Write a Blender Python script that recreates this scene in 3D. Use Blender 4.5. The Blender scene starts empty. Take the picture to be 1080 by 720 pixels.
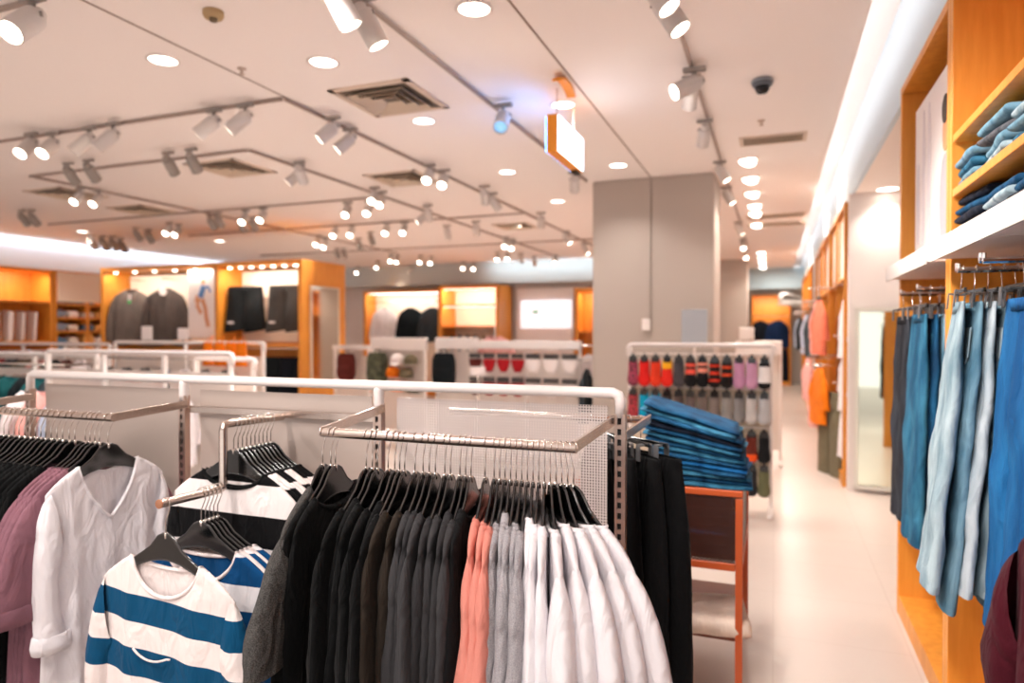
SPOT_W, DOWN_W, KEY_W, UP_K, WORLD_S, EXPO = 95.0, 60.0, 66.0, 3.0, 1.4, 0.2
CAB_W, FAR_W = 14.0, 18.0
import bpy, math, random
from mathutils import Vector, Matrix, noise as mnoise
random.seed(7)
PI = math.pi
sc = bpy.context.scene
COL = sc.collection
CAM_H, F = 1.5, 720.0
YAW = math.radians(21.04); PIT = math.radians(0.8)
s_, c_ = math.sin(YAW), math.cos(YAW)
FW = Vector((-s_*math.cos(PIT), c_*math.cos(PIT), -math.sin(PIT)))
RT = Vector((c_, s_, 0)); UP = RT.cross(FW)
EYE = Vector((0, 0, CAM_H))
def ray(px, py): return FW + RT*((px-540)/F) + UP*((360-py)/F)
def PZ(px, py, z): d = ray(px, py); return EYE + d*((z-CAM_H)/d.z)
def PY(px, py, y): d = ray(px, py); return EYE + d*(y/d.y)
def XofY(px, y): return PY(px, 350, y).x
ORD = "first second third fourth fifth sixth seventh eighth ninth tenth eleventh twelfth thirteenth fourteenth fifteenth sixteenth seventeenth eighteenth nineteenth twentieth".split()
ORD += ["twenty-"+o for o in ORD[:9]] + ["thirtieth"] + ["thirty-"+o for o in ORD[:9]] + ["fortieth"] + ["forty-"+o for o in ORD[:9]]

# ------------------------------------------------------------------ mesh collection
class MB:
    def __init__(self): self.v = []; self.f = []
    def add(self, vs, fs):
        n = len(self.v); self.v += [tuple(p) for p in vs]; self.f += [tuple(i+n for i in f) for f in fs]; return self
    def box(self, c, d, rz=0.0, M=None, bev=0.0):
        x, y, z = (q/2 for q in d); c = Vector(c)
        R = Matrix.Rotation(rz, 3, 'Z') if rz else None
        if bev > 0 and bev < min(x, y, z):
            pts = []; fs = []
            b = bev
            for sx in (-1, 1):
                for sy in (-1, 1):
                    for sz in (-1, 1):
                        pts += [(sx*x, sy*(y-b), sz*(z-b)), (sx*(x-b), sy*y, sz*(z-b)), (sx*(x-b), sy*(y-b), sz*z)]
            ix = lambda sx, sy, sz, k: ((sx > 0)*4+(sy > 0)*2+(sz > 0))*3+k
            S = (-1, 1)
            for a in S:
                fs.append((ix(a,-1,-1,0), ix(a,1,-1,0), ix(a,1,1,0), ix(a,-1,1,0))[::a])
                fs.append((ix(-1,a,-1,1), ix(-1,a,1,1), ix(1,a,1,1), ix(1,a,-1,1))[::a])
                fs.append((ix(-1,-1,a,2), ix(1,-1,a,2), ix(1,1,a,2), ix(-1,1,a,2))[::a])
            for a in S:
                for b2 in S:
                    q = (ix(a,b2,-1,0), ix(a,b2,-1,1), ix(a,b2,1,1), ix(a,b2,1,0)); fs.append(q if a*b2 > 0 else q[::-1])
                    q = (ix(a,-1,b2,0), ix(a,1,b2,0), ix(a,1,b2,2), ix(a,-1,b2,2)); fs.append(q if a*b2 > 0 else q[::-1])
                    q = (ix(-1,a,b2,1), ix(-1,a,b2,2), ix(1,a,b2,2), ix(1,a,b2,1)); fs.append(q if a*b2 > 0 else q[::-1])
                    for c2 in S:
                        q = (ix(a,b2,c2,0), ix(a,b2,c2,1), ix(a,b2,c2,2)); fs.append(q if a*b2*c2 > 0 else q[::-1])
        else:
            pts = [(i, j, k) for i in (-x, x) for j in (-y, y) for k in (-z, z)]
            fs = [(0,1,3,2), (4,6,7,5), (0,4,5,1), (2,3,7,6), (0,2,6,4), (1,5,7,3)]
        o = []
        for p in pts:
            p = Vector(p)
            if M: p = M @ p
            if R: p = R @ p
            o.append(p+c)
        return self.add(o, fs)
    def tube(self, pts, r, n=10, closed=False, cap=True, sy=1.0):
        pts = [Vector(p) for p in pts]; N = len(pts); vs = []; fs = []
        rr = r if isinstance(r, (list, tuple)) else [r]*N
        ref = None
        for i, p in enumerate(pts):
            if closed: t = (pts[(i+1) % N]-pts[i-1])
            else: t = pts[min(i+1, N-1)]-pts[max(i-1, 0)]
            t = t.normalized() if t.length > 1e-9 else Vector((0, 0, 1))
            if ref is None:
                ref = Vector((0, 0, 1)) if abs(t.z) < .9 else Vector((1, 0, 0))
            a = ref - t*ref.dot(t)
            if a.length < 1e-6: a = t.orthogonal()
            a.normalize(); ref = a; b = t.cross(a)
            for k in range(n):
                w = 2*PI*k/n; vs.append(p + a*(rr[i]*math.cos(w)) + b*(rr[i]*sy*math.sin(w)))
        for i in range(N if closed else N-1):
            j = (i+1) % N
            for k in range(n): fs.append((i*n+k, i*n+(k+1) % n, j*n+(k+1) % n, j*n+k))
        if cap and not closed:
            fs.append(tuple(range(n))[::-1]); fs.append(tuple((N-1)*n+k for k in range(n)))
        return self.add(vs, fs)
    def lathe(self, prof, n=20, M=None, o=(0, 0, 0)):
        vs = []; fs = []; o = Vector(o)
        for r, z in prof:
            for k in range(n):
                p = Vector((r*math.cos(2*PI*k/n), r*math.sin(2*PI*k/n), z))
                vs.append((M @ p if M else p)+o)
        m = len(prof)
        for i in range(m-1):
            for k in range(n): fs.append((i*n+k, i*n+(k+1) % n, (i+1)*n+(k+1) % n, (i+1)*n+k))
        if prof[0][0] > 1e-6: fs.append(tuple(range(n))[::-1])
        if prof[-1][0] > 1e-6: fs.append(tuple((m-1)*n+k for k in range(n)))
        return self.add(vs, fs)
    def prism(self, poly, t, f=lambda a, b, h: (a, h, b)):
        n = len(poly); vs = [f(a, b, -t/2) for a, b in poly]+[f(a, b, t/2) for a, b in poly]
        fs = [tuple(range(n)), tuple(range(n, 2*n))[::-1]]+[(i, i+n, (i+1) % n+n, (i+1) % n) for i in range(n)]
        return self.add(vs, fs)
    def grid(self, fn, nu, nv, wrap=False):
        vs = [fn(i/nu, j/nv) for j in range(nv+1) for i in range(nu+(0 if wrap else 1))]
        w = nu if wrap else nu+1
        fs = [(j*w+i, j*w+(i+1) % w, (j+1)*w+(i+1) % w, (j+1)*w+i) for j in range(nv) for i in range(nu)]
        return self.add(vs, fs)
    def mesh(self, name, m, smooth=False):
        me = bpy.data.meshes.new(name); me.from_pydata(self.v, [], self.f)
        if m is not None: me.materials.append(m)
        if smooth: me.polygons.foreach_set('use_smooth', [True]*len(me.polygons))
        me.update(); return me
    def build(self, name, m, parent=None, smooth=False, loc=None):
        return obj(name, self.mesh(name, m, smooth), parent, loc)
def obj(name, me, parent=None, loc=None):
    o = bpy.data.objects.new(name, me); COL.objects.link(o)
    if parent: o.parent = parent
    if loc is not None: o.location = loc
    return o
def weld(me, d=1e-4):
    import bmesh
    b = bmesh.new(); b.from_mesh(me); bmesh.ops.remove_doubles(b, verts=b.verts, dist=d)
    bmesh.ops.recalc_face_normals(b, faces=b.faces); b.to_mesh(me); b.free(); me.update()
def autosmooth(me, ang=40):
    me.polygons.foreach_set('use_smooth', [True]*len(me.polygons))
    me.set_sharp_from_angle(angle=math.radians(ang))
def tag(o, label=None, cat=None, group=None, kind=None):
    if label: o['label'] = label
    if cat: o['category'] = cat
    if group: o['group'] = group
    if kind: o['kind'] = kind
    return o
def empty(name, loc=(0, 0, 0), rz=0.0, label=None, cat=None, group=None):
    o = bpy.data.objects.new(name, None); COL.objects.link(o); o.location = loc; o.rotation_euler = (0, 0, rz)
    o.empty_display_size = .05
    return tag(o, label, cat, group)
def struct(name, mb, m, smooth=False): return tag(mb.build(name, m, None, smooth), kind='structure')
def copy_tree(o, parent=None):
    c = o.copy(); COL.objects.link(c)
    if parent: c.parent = parent
    for ch in KIDS.get(o.name, []): copy_tree(ch, c)
    return c
KIDS = {}
def keep(root, *kids):
    KIDS[root.name] = list(kids); return root

# ------------------------------------------------------------------ materials
def lin(c):
    out = []
    for q in c:
        q = q/255.0; out.append(q/12.92 if q <= .04045 else ((q+.055)/1.055)**2.4)
    return (out[0], out[1], out[2], 1)
MC = {}
def mat(name, col, rough=.5, metal=0.0, noise=0.0, nscale=8.0, bump=0.0, bscale=200.0, emit=0.0, spec=.5, sheen=0.0, stretch=None, col2=None, wr=0.0):
    if name in MC: return MC[name]
    m = bpy.data.materials.new(name); m.use_nodes = True; nt = m.node_tree; N = nt.nodes; L = nt.links
    b = N['Principled BSDF']; b.inputs['Base Color'].default_value = lin(col); b.inputs['Roughness'].default_value = rough
    b.inputs['Metallic'].default_value = metal; b.inputs['Specular IOR Level'].default_value = spec
    if sheen: b.inputs['Sheen Weight'].default_value = sheen
    if emit: b.inputs['Emission Color'].default_value = lin(col); b.inputs['Emission Strength'].default_value = emit
    if noise or bump:
        tc = N.new('ShaderNodeTexCoord'); mp = N.new('ShaderNodeMapping'); L.new(tc.outputs['Object'], mp.inputs['Vector'])
        if stretch: mp.inputs['Scale'].default_value = stretch
    if noise:
        nz = N.new('ShaderNodeTexNoise'); nz.inputs['Scale'].default_value = nscale; nz.inputs['Detail'].default_value = 4
        L.new(mp.outputs['Vector'], nz.inputs['Vector'])
        mx = N.new('ShaderNodeMix'); mx.data_type = 'RGBA'
        c = lin(col); k = lin(col2) if col2 else tuple(q*(1-noise) for q in c[:3])+(1,)
        rp = N.new('ShaderNodeValToRGB'); rp.color_ramp.elements[0].position = .35; rp.color_ramp.elements[1].position = .65
        L.new(nz.outputs['Fac'], rp.inputs['Fac']); L.new(rp.outputs['Color'], mx.inputs['Factor'])
        mx.inputs['A'].default_value = k; mx.inputs['B'].default_value = c
        L.new(mx.outputs['Result'], b.inputs['Base Color'])
    if bump:
        n2 = N.new('ShaderNodeTexNoise'); n2.inputs['Scale'].default_value = bscale; n2.inputs['Detail'].default_value = 3
        L.new(mp.outputs['Vector'], n2.inputs['Vector'])
        bp = N.new('ShaderNodeBump'); bp.inputs['Strength'].default_value = bump; bp.inputs['Distance'].default_value = .004
        L.new(n2.outputs['Fac'], bp.inputs['Height']); L.new(bp.outputs['Normal'], b.inputs['Normal'])
        if wr:                                   # soft creases in cloth
            n3 = N.new('ShaderNodeTexNoise'); n3.inputs['Scale'].default_value = 11; n3.inputs['Detail'].default_value = 2.5; n3.inputs['Distortion'].default_value = 1.1
            m3 = N.new('ShaderNodeMapping'); L.new(tc.outputs['Object'], m3.inputs['Vector']); m3.inputs['Scale'].default_value = (1.5, 1.5, .7); L.new(m3.outputs['Vector'], n3.inputs['Vector'])
            b3 = N.new('ShaderNodeBump'); b3.inputs['Strength'].default_value = wr; b3.inputs['Distance'].default_value = .05
            L.new(n3.outputs['Fac'], b3.inputs['Height']); L.new(b3.outputs['Normal'], bp.inputs['Normal'])
    MC[name] = m; return m
def fabric(name, col, noise=.12, nscale=14, rough=.85): return mat(name, col, rough, 0, noise, nscale, .25, 350, spec=.15, sheen=.02, wr=.35)
def heather(name, col, col2): return mat(name, col, .9, 0, .5, 420, .4, 300, spec=.15, col2=col2, wr=.45)
def denim(name, col, fade): return mat(name, col, .85, 0, .5, 9, .35, 260, spec=.2, col2=fade, stretch=(1.6, 1.6, .55), wr=.32)
def banded(name, bands, base, other, slant=0.0):
    """stripes knitted into the cloth: bands = [(z_low, z_high), ...] in the garment's own height"""
    if name in MC: return MC[name]
    m = fabric(name, base, .04, 10); nt = m.node_tree; N = nt.nodes; L = nt.links; b = N['Principled BSDF']
    for l in list(b.inputs['Base Color'].links): L.remove(l)
    tc = N.new('ShaderNodeTexCoord'); sx = N.new('ShaderNodeSeparateXYZ'); L.new(tc.outputs['Object'], sx.inputs['Vector'])
    z = sx.outputs['Z']
    if slant:
        ma = N.new('ShaderNodeMath'); ma.operation = 'MULTIPLY_ADD'; L.new(sx.outputs['X'], ma.inputs[0]); ma.inputs[1].default_value = slant; L.new(z, ma.inputs[2]); z = ma.outputs[0]
    tot = None
    for lo, hi in bands:
        cm = N.new('ShaderNodeMath'); cm.operation = 'COMPARE'; L.new(z, cm.inputs[0]); cm.inputs[1].default_value = (lo+hi)/2; cm.inputs[2].default_value = (hi-lo)/2
        if tot is None: tot = cm.outputs[0]
        else:
            ad = N.new('ShaderNodeMath'); ad.operation = 'MAXIMUM'; L.new(tot, ad.inputs[0]); L.new(cm.outputs[0], ad.inputs[1]); tot = ad.outputs[0]
    mx = N.new('ShaderNodeMix'); mx.data_type = 'RGBA'; L.new(tot, mx.inputs['Factor']); mx.inputs['A'].default_value = lin(base); mx.inputs['B'].default_value = lin(other)
    L.new(mx.outputs['Result'], b.inputs['Base Color']); return m
def holes(name, col, pitch, rad, metal=0.0, rough=.4, diamond=False, axis='X'):
    """sheet punched with a regular grid of real see-through holes"""
    if name in MC: return MC[name]
    m = mat(name, col, rough, metal); nt = m.node_tree; N = nt.nodes; L = nt.links; b = N['Principled BSDF']; out = N['Material Output']
    tc = N.new('ShaderNodeTexCoord'); sx = N.new('ShaderNodeSeparateXYZ'); L.new(tc.outputs['Object'], sx.inputs['Vector'])
    def M(op, a, bb=None):
        n = N.new('ShaderNodeMath'); n.operation = op
        for i, q in enumerate((a, bb)):
            if q is None: continue
            if isinstance(q, (int, float)): n.inputs[i].default_value = q
            else: L.new(q, n.inputs[i])
        return n.outputs[0]
    u, v = sx.outputs[axis], sx.outputs['Z']
    if diamond: u, v = M('ADD', u, M('MULTIPLY', v, 1.7)), M('SUBTRACT', u, M('MULTIPLY', v, 1.7))
    uu = M('SUBTRACT', M('FRACT', M('DIVIDE', u, pitch)), .5); vv = M('SUBTRACT', M('FRACT', M('DIVIDE', v, pitch)), .5)
    if diamond: d = M('MAXIMUM', M('ABSOLUTE', uu), M('ABSOLUTE', vv))
    else: d = M('SQRT', M('ADD', M('MULTIPLY', uu, uu), M('MULTIPLY', vv, vv)))
    hole = M('LESS_THAN', d, rad/pitch)
    tr = N.new('ShaderNodeBsdfTransparent'); ms = N.new('ShaderNodeMixShader'); L.new(hole, ms.inputs['Fac']); L.new(b.outputs[0], ms.inputs[1]); L.new(tr.outputs[0], ms.inputs[2])
    L.new(ms.outputs[0], out.inputs['Surface']); return m

WHITE_PAINT = mat('white_paint', (236, 228, 224), .35)
RAIL_WHITE = mat('rail_white', (226, 217, 214), .32)
STEEL = mat('brushed_steel', (206, 190, 180), .24, 1.0, .12, 60, stretch=(1, 1, 8))
CHROME = mat('chrome', (225, 218, 212), .12, 1.0)
DARK = mat('dark_slot', (18, 18, 20), .7)
BLACKPL = mat('black_plastic', (10, 11, 12), .16, spec=.8)
ORANGE = mat('orange_wood', (226, 150, 58), .42, 0, .22, 5, .05, 40, stretch=(6, 6, .7), col2=(214, 136, 46))
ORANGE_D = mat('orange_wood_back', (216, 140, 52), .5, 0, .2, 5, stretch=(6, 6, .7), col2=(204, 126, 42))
PALE = mat('pale_back_panel', (240, 222, 204), .6)
LENS = mat('lamp_lens', (255, 240, 222), .3, emit=14.0)
LENS_S = mat('downlight_lens', (255, 244, 230), .3, emit=8.0)
LED = mat('led_strip', (255, 250, 248), .3, emit=4.0)
HEADW = mat('lamp_white_metal', (205, 198, 194), .35)
HEADG = mat('lamp_grey_metal', (150, 142, 136), .4)
TRACKM = mat('track_grey', (160, 142, 132), .5)
CARD = mat('white_card', (238, 228, 226), .6)
# ------------------------------------------------------------------ setting
CZ = 3.1
floor_m = mat('floor_tiles', (204, 190, 181), .28, 0, .06, 1.2, spec=.4)
def tile_lines(m, sx, sy, col):
    nt = m.node_tree; N = nt.nodes; L = nt.links; b = N['Principled BSDF']
    src = b.inputs['Base Color'].links[0].from_socket
    tc = N.new('ShaderNodeTexCoord'); br = N.new('ShaderNodeTexBrick'); L.new(tc.outputs['Object'], br.inputs['Vector'])
    br.offset = 0; br.inputs['Scale'].default_value = 1; br.inputs['Brick Width'].default_value = sx; br.inputs['Row Height'].default_value = sy
    br.inputs['Mortar Size'].default_value = .003; br.inputs['Mortar Smooth'].default_value = .1
    mx = N.new('ShaderNodeMix'); mx.data_type = 'RGBA'; L.new(br.outputs['Fac'], mx.inputs['Factor']); L.new(src, mx.inputs['A']); mx.inputs['B'].default_value = lin(col)
    L.new(mx.outputs['Result'], b.inputs['Base Color'])
tile_lines(floor_m, .6, .6, (192, 176, 166))
struct('floor', MB().box((-4.8, 7.5, -.05), (16.4, 28, .1)), floor_m)
ceil_m = mat('ceiling_paint', (244, 237, 234), .8)
struct('ceiling', MB().box((-5.784, 7.5, CZ+.03), (12.432, 28, .06)), ceil_m)
struct('ceiling_recess', MB().box((.45, 7.5, CZ+.33), (.8, 28, .06)), ceil_m)
struct('ceiling_soffit', MB().box((1.317, 7.5, 2.83), (1.236, 28, .06)), mat('soffit_paint', (240, 228, 220), .8))
wall_m = mat('wall_paint', (214, 205, 200), .75)
struct('trim_cove', MB().box((.683, 7.5, 3.11), (.03, 28, .62)), mat('cove_paint', (202, 216, 226), .7))
struct('wall_right', MB().box((1.3, 10, 1.4), (.06, 23, 2.8)), wall_m)
struct('wall_left', MB().box((-12.0, 7.5, 1.55), (.1, 28, 3.1)), mat('wall_left_paint', (214, 212, 214), .75))
struct('wall_back', MB().box((-6.9, 15.05, 1.55), (10.2, .1, 3.1)), mat('wall_back_paint', (226, 212, 204), .75))
struct('wall_end', MB().box((-.3, 21.3, 1.55), (3.4, .1, 3.1)), mat('wall_end_paint', (186, 182, 178), .75))
struct('wall_side', MB().box((-1.85, 18.1, 1.55), (.1, 6.3, 3.1)), wall_m)
struct('trim_bulkhead', MB().box((-.5, 18.35, 2.84), (2.4, .1, .52)), mat('bulkhead_paint', (176, 200, 212), .7))
struct('trim_bulkhead_back', MB().box((-6.9, 14.55, 2.86), (10.2, .08, .48)), mat('bulkhead_back_paint', (190, 196, 196), .7))
pil_m = mat('pillar_paint', (176, 164, 155), .7)
pb = MB().box((-1.195, 7.52, 1.55), (1.25, .78, 3.1), bev=.01)
struct('pillar', pb, pil_m)
struct('pillar', MB().box((-1.18, 16.2, 1.55), (1.24, .8, 3.1), bev=.01), pil_m)
struct('trim_pillar_groove', MB().box((-1.2, 7.127, 2.3), (.014, .008, 1.6)), mat('groove_grey', (138, 128, 120), .8))
# ceiling joints: shallow dark shadow-gap strips
for k, (x, y0, y1) in enumerate(((-1.204, -3, 7.1), (-3.12, -3, 3.8))):
    struct('trim_ceiling_joint', MB().box((x, (y0+y1)/2, CZ-.001), (.012, y1-y0, .006)), mat('joint_grey', (150, 132, 122), .8))
# wall piece that closes the recess in front of the far fittings, with a tall mirror
struct('wall_fitting_end', MB().box((1.0, 7.2, 1.4), (.7, .08, 2.8)), mat('fitting_end_paint', (222, 212, 208), .7))
r = empty('wall_mirror', (.98, 7.09, .05), -.12, 'tall frameless mirror on the grey end wall of the recess beside the jeans', 'mirror')
MB().box((0, .012, .83), (.50, .02, 1.62), bev=.004).build('mirror_glass', mat('mirror', (222, 226, 208), .03, 1.0), r)
f = MB(); [f.box((x, 0, .83), (.03, .035, 1.68)) for x in (-.265, .265)]; f.box((0, 0, 1.66), (.56, .035, .03)); f.box((0, 0, 0), (.56, .035, .03))
f.build('mirror_frame', mat('mirror_frame_paint', (220, 216, 206), .4), r)
tag(MB().box((-11.9, 9, 3.02), (.04, 10, .03), bev=.004).build('led_strip_light', mat('led_cool', (222, 238, 255), .3, emit=5.0)), 'cool white light strip along the top of the far left wall', 'strip light')
# cove LED strip lying on top of the ceiling edge
tag(MB().box((.39, 9, CZ+.1), (.03, 20, .05), bev=.006).build('led_strip_light', LED), 'long white light strip in the ceiling cove above the right wall', 'strip light')

# ------------------------------------------------------------------ cabinets (open fronted)
def cabinet(name, label, loc, rz, W, H, D, shelves=(), dividers=(), th=.035, base=.1, back=None, top=True, edge=None, sides=(1, 1), front_m=None):
    """front faces local -y, width along +x"""
    M = front_m or ORANGE
    r = empty(name, loc, rz, label, 'cabinet')
    for k, x in enumerate((th/2, W-th/2)):
        if sides[k]: MB().box((x, D/2, H/2), (th, D, H), bev=.002).build('side_panel', M, r)
    MB().box((W/2, D-.01, H/2), (W-2*th, .02, H-.02)).build('back_panel', back or ORANGE_D, r)
    if top: MB().box((W/2, D/2, H-th/2), (W-2*th-.002, D, th), bev=.002).build('top_panel', M, r)
    MB().box((W/2, D/2, base/2), (W-2*th-.002, D-.004, base), bev=.002).build('base', M, r)
    for x in dividers: MB().box((x, D/2-.005, (H+base)/2-th/2), (th, D-.03, H-base-th-.004), bev=.002).build('divider', M, r)
    for sh in shelves:
        z, x0, x1 = sh[:3]; dd = sh[3] if len(sh) > 3 else D-.03
        MB().box(((x0+x1)/2, dd/2+.001, z), (x1-x0, dd, .03), bev=.002).build('shelf', M, r)
    return r
# near right-hand fittings: two visible units and one at the picture's edge
CX = .62
A = cabinet('wall_cabinet', 'tall orange wooden wall unit holding the white poster above dark jeans', (CX, 4.15, 0), -PI/2, 1.1, 2.79, .6, th=.04)
B = cabinet('wall_cabinet', 'tall orange wooden wall unit with folded jeans above hanging light blue jeans', (CX, 3.045, 0), -PI/2, 1.44, 2.79, .6, shelves=((2.224, .05, 1.39), (2.02, .05, 1.39)), th=.04)
C_ = cabinet('wall_cabinet', 'orange wooden wall unit nearest the camera, with burgundy tops hanging in it', (CX, 1.6, 0), -PI/2, 1.1, 2.79, .6, shelves=((2.224, .05, 1.05),), th=.04)
# white ledge boards under the upper storage
LEDGE = mat('ledge_white', (240, 230, 228), .45)
for k, (r, x0, x1) in enumerate(((A, .045, 1.055), (B, .045, .72), (B, .724, 1.395), (C_, .045, 1.055))):
    b = MB().box(((x0+x1)/2, .25, 1.798), (x1-x0, .62, .045), bev=.003).build('ledge', LEDGE, r)
    MB().box(((x0+x1)/2, -.066, 1.802), (x1-x0-.01, .008, .072), bev=.001).build('price_rail', mat('price_rail', (246, 240, 238), .25), b)
# poster in unit A
r = empty('poster_board', (.665, 3.52, 1.825), -PI/2, 'large white poster board with a dark haired figure standing on the cabinet ledge', 'poster')
MB().box((0, 0, .39), (.87, .012, .78), bev=.002).build('board', CARD, r)
p = MB()
def blob(mb, cx, cz, w, h, y=-.0085, n=18, t=.003):
    mb.prism([(cx+w/2*math.cos(2*PI*i/n), cz+h/2*math.sin(2*PI*i/n)) for i in range(n)], t, lambda a, b, h_: (a, y+h_, b))
blob(p, .225, .22, .2, .4); p.build('coat_print', mat('print_grey', (170, 165, 172), .7), r)
p = MB(); blob(p, .225, .50, .10, .15); p.build('face_print', mat('print_skin', (214, 150, 110), .7), r)
p = MB(); blob(p, .23, .60, .12, .12, -.0105); p.build('hair_print', mat('print_dark', (60, 48, 44), .7), r)
p = MB(); [blob(p, x, .4, .05, .66) for x in (-.22, -.1)]; blob(p, -.34, .3, .06, .4); p.build('stripe_print', mat('print_pale', (222, 212, 216), .7), r)

# far right-hand fittings along the aisle
far = []
FW_LAB = ['orange wall unit beside the recess, white framed panels above coral and orange tops', 'orange wall unit further down the aisle with white panels above dark clothes', 'orange wall unit at the far end of the aisle holding dark jackets']
for k, (y0, y1) in enumerate(((7.3, 9.3), (9.34, 12.3), (13.6, 18.0))):
    W = y1-y0
    far.append(cabinet('wall_cabinet', FW_LAB[k], (CX, y1, 0), -PI/2, W, 2.75, .55, shelves=((2.02, .04, W-.04),), dividers=[W/2] if W < 3 else [W/3, 2*W/3], th=.04))
struct('wall_pier', MB().box((.95, 12.95, 1.4), (.6, 1.24, 2.8)), wall_m)
# ------------------------------------------------------------------ garments and hangers
SHM = {}
def shirt_meshes(key, sw=.215, bw=.24, L=.72, nw=.075, nf=.05, nb=.015, v=0.0, sl=.5, so=.09, si=.0, cw=.05, th=.012, sd=.011, fold=.004, ff=2.2, seed=1, NX=26, NZ=22, SN=14, ST=14, zoff=0.0):
    rnd = random.Random(seed); ph = rnd.random()*6; ph2 = rnd.random()*6; sd0 = rnd.random()*50
    line = lambda a: zoff-.108-.5*(max(a, .03)-.03)-.02*max(0, (a-.1)/(sw-.1))**3
    def zt(x, front):
        a = abs(x)
        if a < nw:
            d = nf if front else nb; q = a/nw
            return line(nw) - d*((1-v)*(1-q*q)**.6 + v*(1-q))
        return line(a)
    xs = sorted(set([round(sw*(-1+2*i/NX), 5) for i in range(NX+1)] + [nw, -nw]))
    def foldy(x, u, z): 
        n = mnoise.noise(Vector((x*7+sd0, z*2.2, sd0)))
        return (fold*u**.7)*(math.sin(x*ff*6.28/.25+ph+u*1.1)+.6*math.sin(x*ff*11/.25+ph2-u*.8)+1.3*n)
    m = MB()
    for sg in (1, -1):
        front = sg == 1
        def fn(a, b):
            x0 = xs[int(round(a*(len(xs)-1)))]; s = x0/sw; b = b**1.5
            z0 = zt(x0, front); z = z0+(zoff-L-z0+.012*math.sin(s*5+ph))*b
            x = x0*(1+(bw/sw-1)*b**.8)
            lim = (1-abs(s)**4)
            top = (min(1, b*110)) if abs(x0) >= nw-1e-5 else 1.0
            y = -sg*(.0085*top*(1-abs(s)**10)+(th-.0085)*b**.5*lim) + foldy(x, b, z)*(1 if abs(x0) < nw else min(1, b*6))
            return (x, y, z)
        m.grid(fn, len(xs)-1, NZ)
    me = m.mesh('garment_body', None, True); weld(me)
    out = {'body': me}
    for k, sg in enumerate((-1, 1)):
        z0 = line(sw); sm = MB()
        O = (Vector((sw-.014, 0, z0+.004)), Vector((sw+.55*so+.02, 0, z0-.06)), Vector((sw+so, 0, z0-sl)))
        I = (Vector((sw-.05, 0, z0-.2)), Vector((sw-.01+.5*si, 0, z0-.24)), Vector((sw+so-cw*2, 0, z0-sl-.01*0)))
        if sl < .3: I = (I[0], I[0]*.5+I[2]*.5, I[2])
        bz = lambda P, t: P[0]*(1-t)**2+P[1]*2*t*(1-t)+P[2]*t*t
        def fs(a, t):
            o, i = bz(O, t), bz(I, t); w = 2*PI*a; cc, h = (o+i)/2, (o-i)/2
            dd = sd*(.7+.3*min(1, t*5)); n = mnoise.noise(Vector((math.cos(w)*1.3+sd0, math.sin(w)*1.3, t*3.2)))
            p = cc+h*math.cos(w); p.y += dd*math.sin(w)*(1+.25*n)+fold*t*(math.sin(t*5+ph)+n)*.9
            n2 = abs(mnoise.noise(Vector((math.cos(w)*2+sd0, math.sin(w)*2+t*3, t*9))))**.6; p.x += fold*(1.2*n+.9*n2)*t; p.y += fold*.8*n2*math.sin(w)*t
            return (sg*p.x, p.y, p.z)
        sm.grid(fs, SN, ST, wrap=True); out['sleeve%d' % k] = sm.mesh('garment_sleeve', None, True)
        o, i = bz(O, 1), bz(I, 1); cuff = MB()
        cc, h = (o+i)/2, (o-i)/2
        def ring(dz, e): return [(sg*(cc.x+h.x*math.cos(w)*(1+e)), sd*(1+e)*math.sin(w)*1.15, cc.z+h.z*math.cos(w)+dz) for w in [2*PI*q/SN for q in range(SN)]]
        vs = ring(-.004, -.05)+ring(-.01, .12)+ring(.012, .2)+ring(.04, .12)+ring(.045, .0)
        cuff.add(vs, [(r*SN+q, r*SN+(q+1) % SN, (r+1)*SN+(q+1) % SN, (r+1)*SN+q) for r in range(4) for q in range(SN)])
        out['cuff%d' % k] = cuff.mesh('garment_cuff', None, True)
    cp = []
    for i in range(21):
        x = -nw+2*nw*i/20; cp.append((x, -.0095*(1-(abs(x)/nw)**4)-.001, zt(x*.9999, True)+.001))
    for i in range(19, 0, -1):
        x = -nw+2*nw*i/20; cp.append((x, .0095*(1-(abs(x)/nw)**4)+.001, zt(x*.9999, False)+.001))
    out['collar'] = MB().tube(cp, .0062, 7, closed=True).mesh('garment_collar', None, True)
    SHM[key] = out
    return out
MMC = {}
def with_mat(me, m):
    k = (me.name, m.name)
    if k not in MMC:
        c = me.copy(); c.materials.clear(); c.materials.append(m); MMC[k] = c
    return MMC[k]
def shirt(name, label, cat, group, key, m, loc, rz, sm=None, cm=None, cuffs=None, tilt=0.0, no_sleeves=False, scale=1.0):
    P = SHM[key]
    o = obj(name, with_mat(P['body'], m), None, loc); o.rotation_euler = (0, tilt, rz) if tilt else (0, 0, rz); o.scale = (scale,)*3
    tag(o, label, cat, group)
    if not no_sleeves:
        for k in (0, 1):
            s = obj('sleeve', with_mat(P['sleeve%d' % k], sm or m), o)
            if cuffs: obj('cuff', with_mat(P['cuff%d' % k], cuffs), s)
    if cm is not False: obj('collar', with_mat(P['collar'], cm or m), o)
    return o
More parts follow.
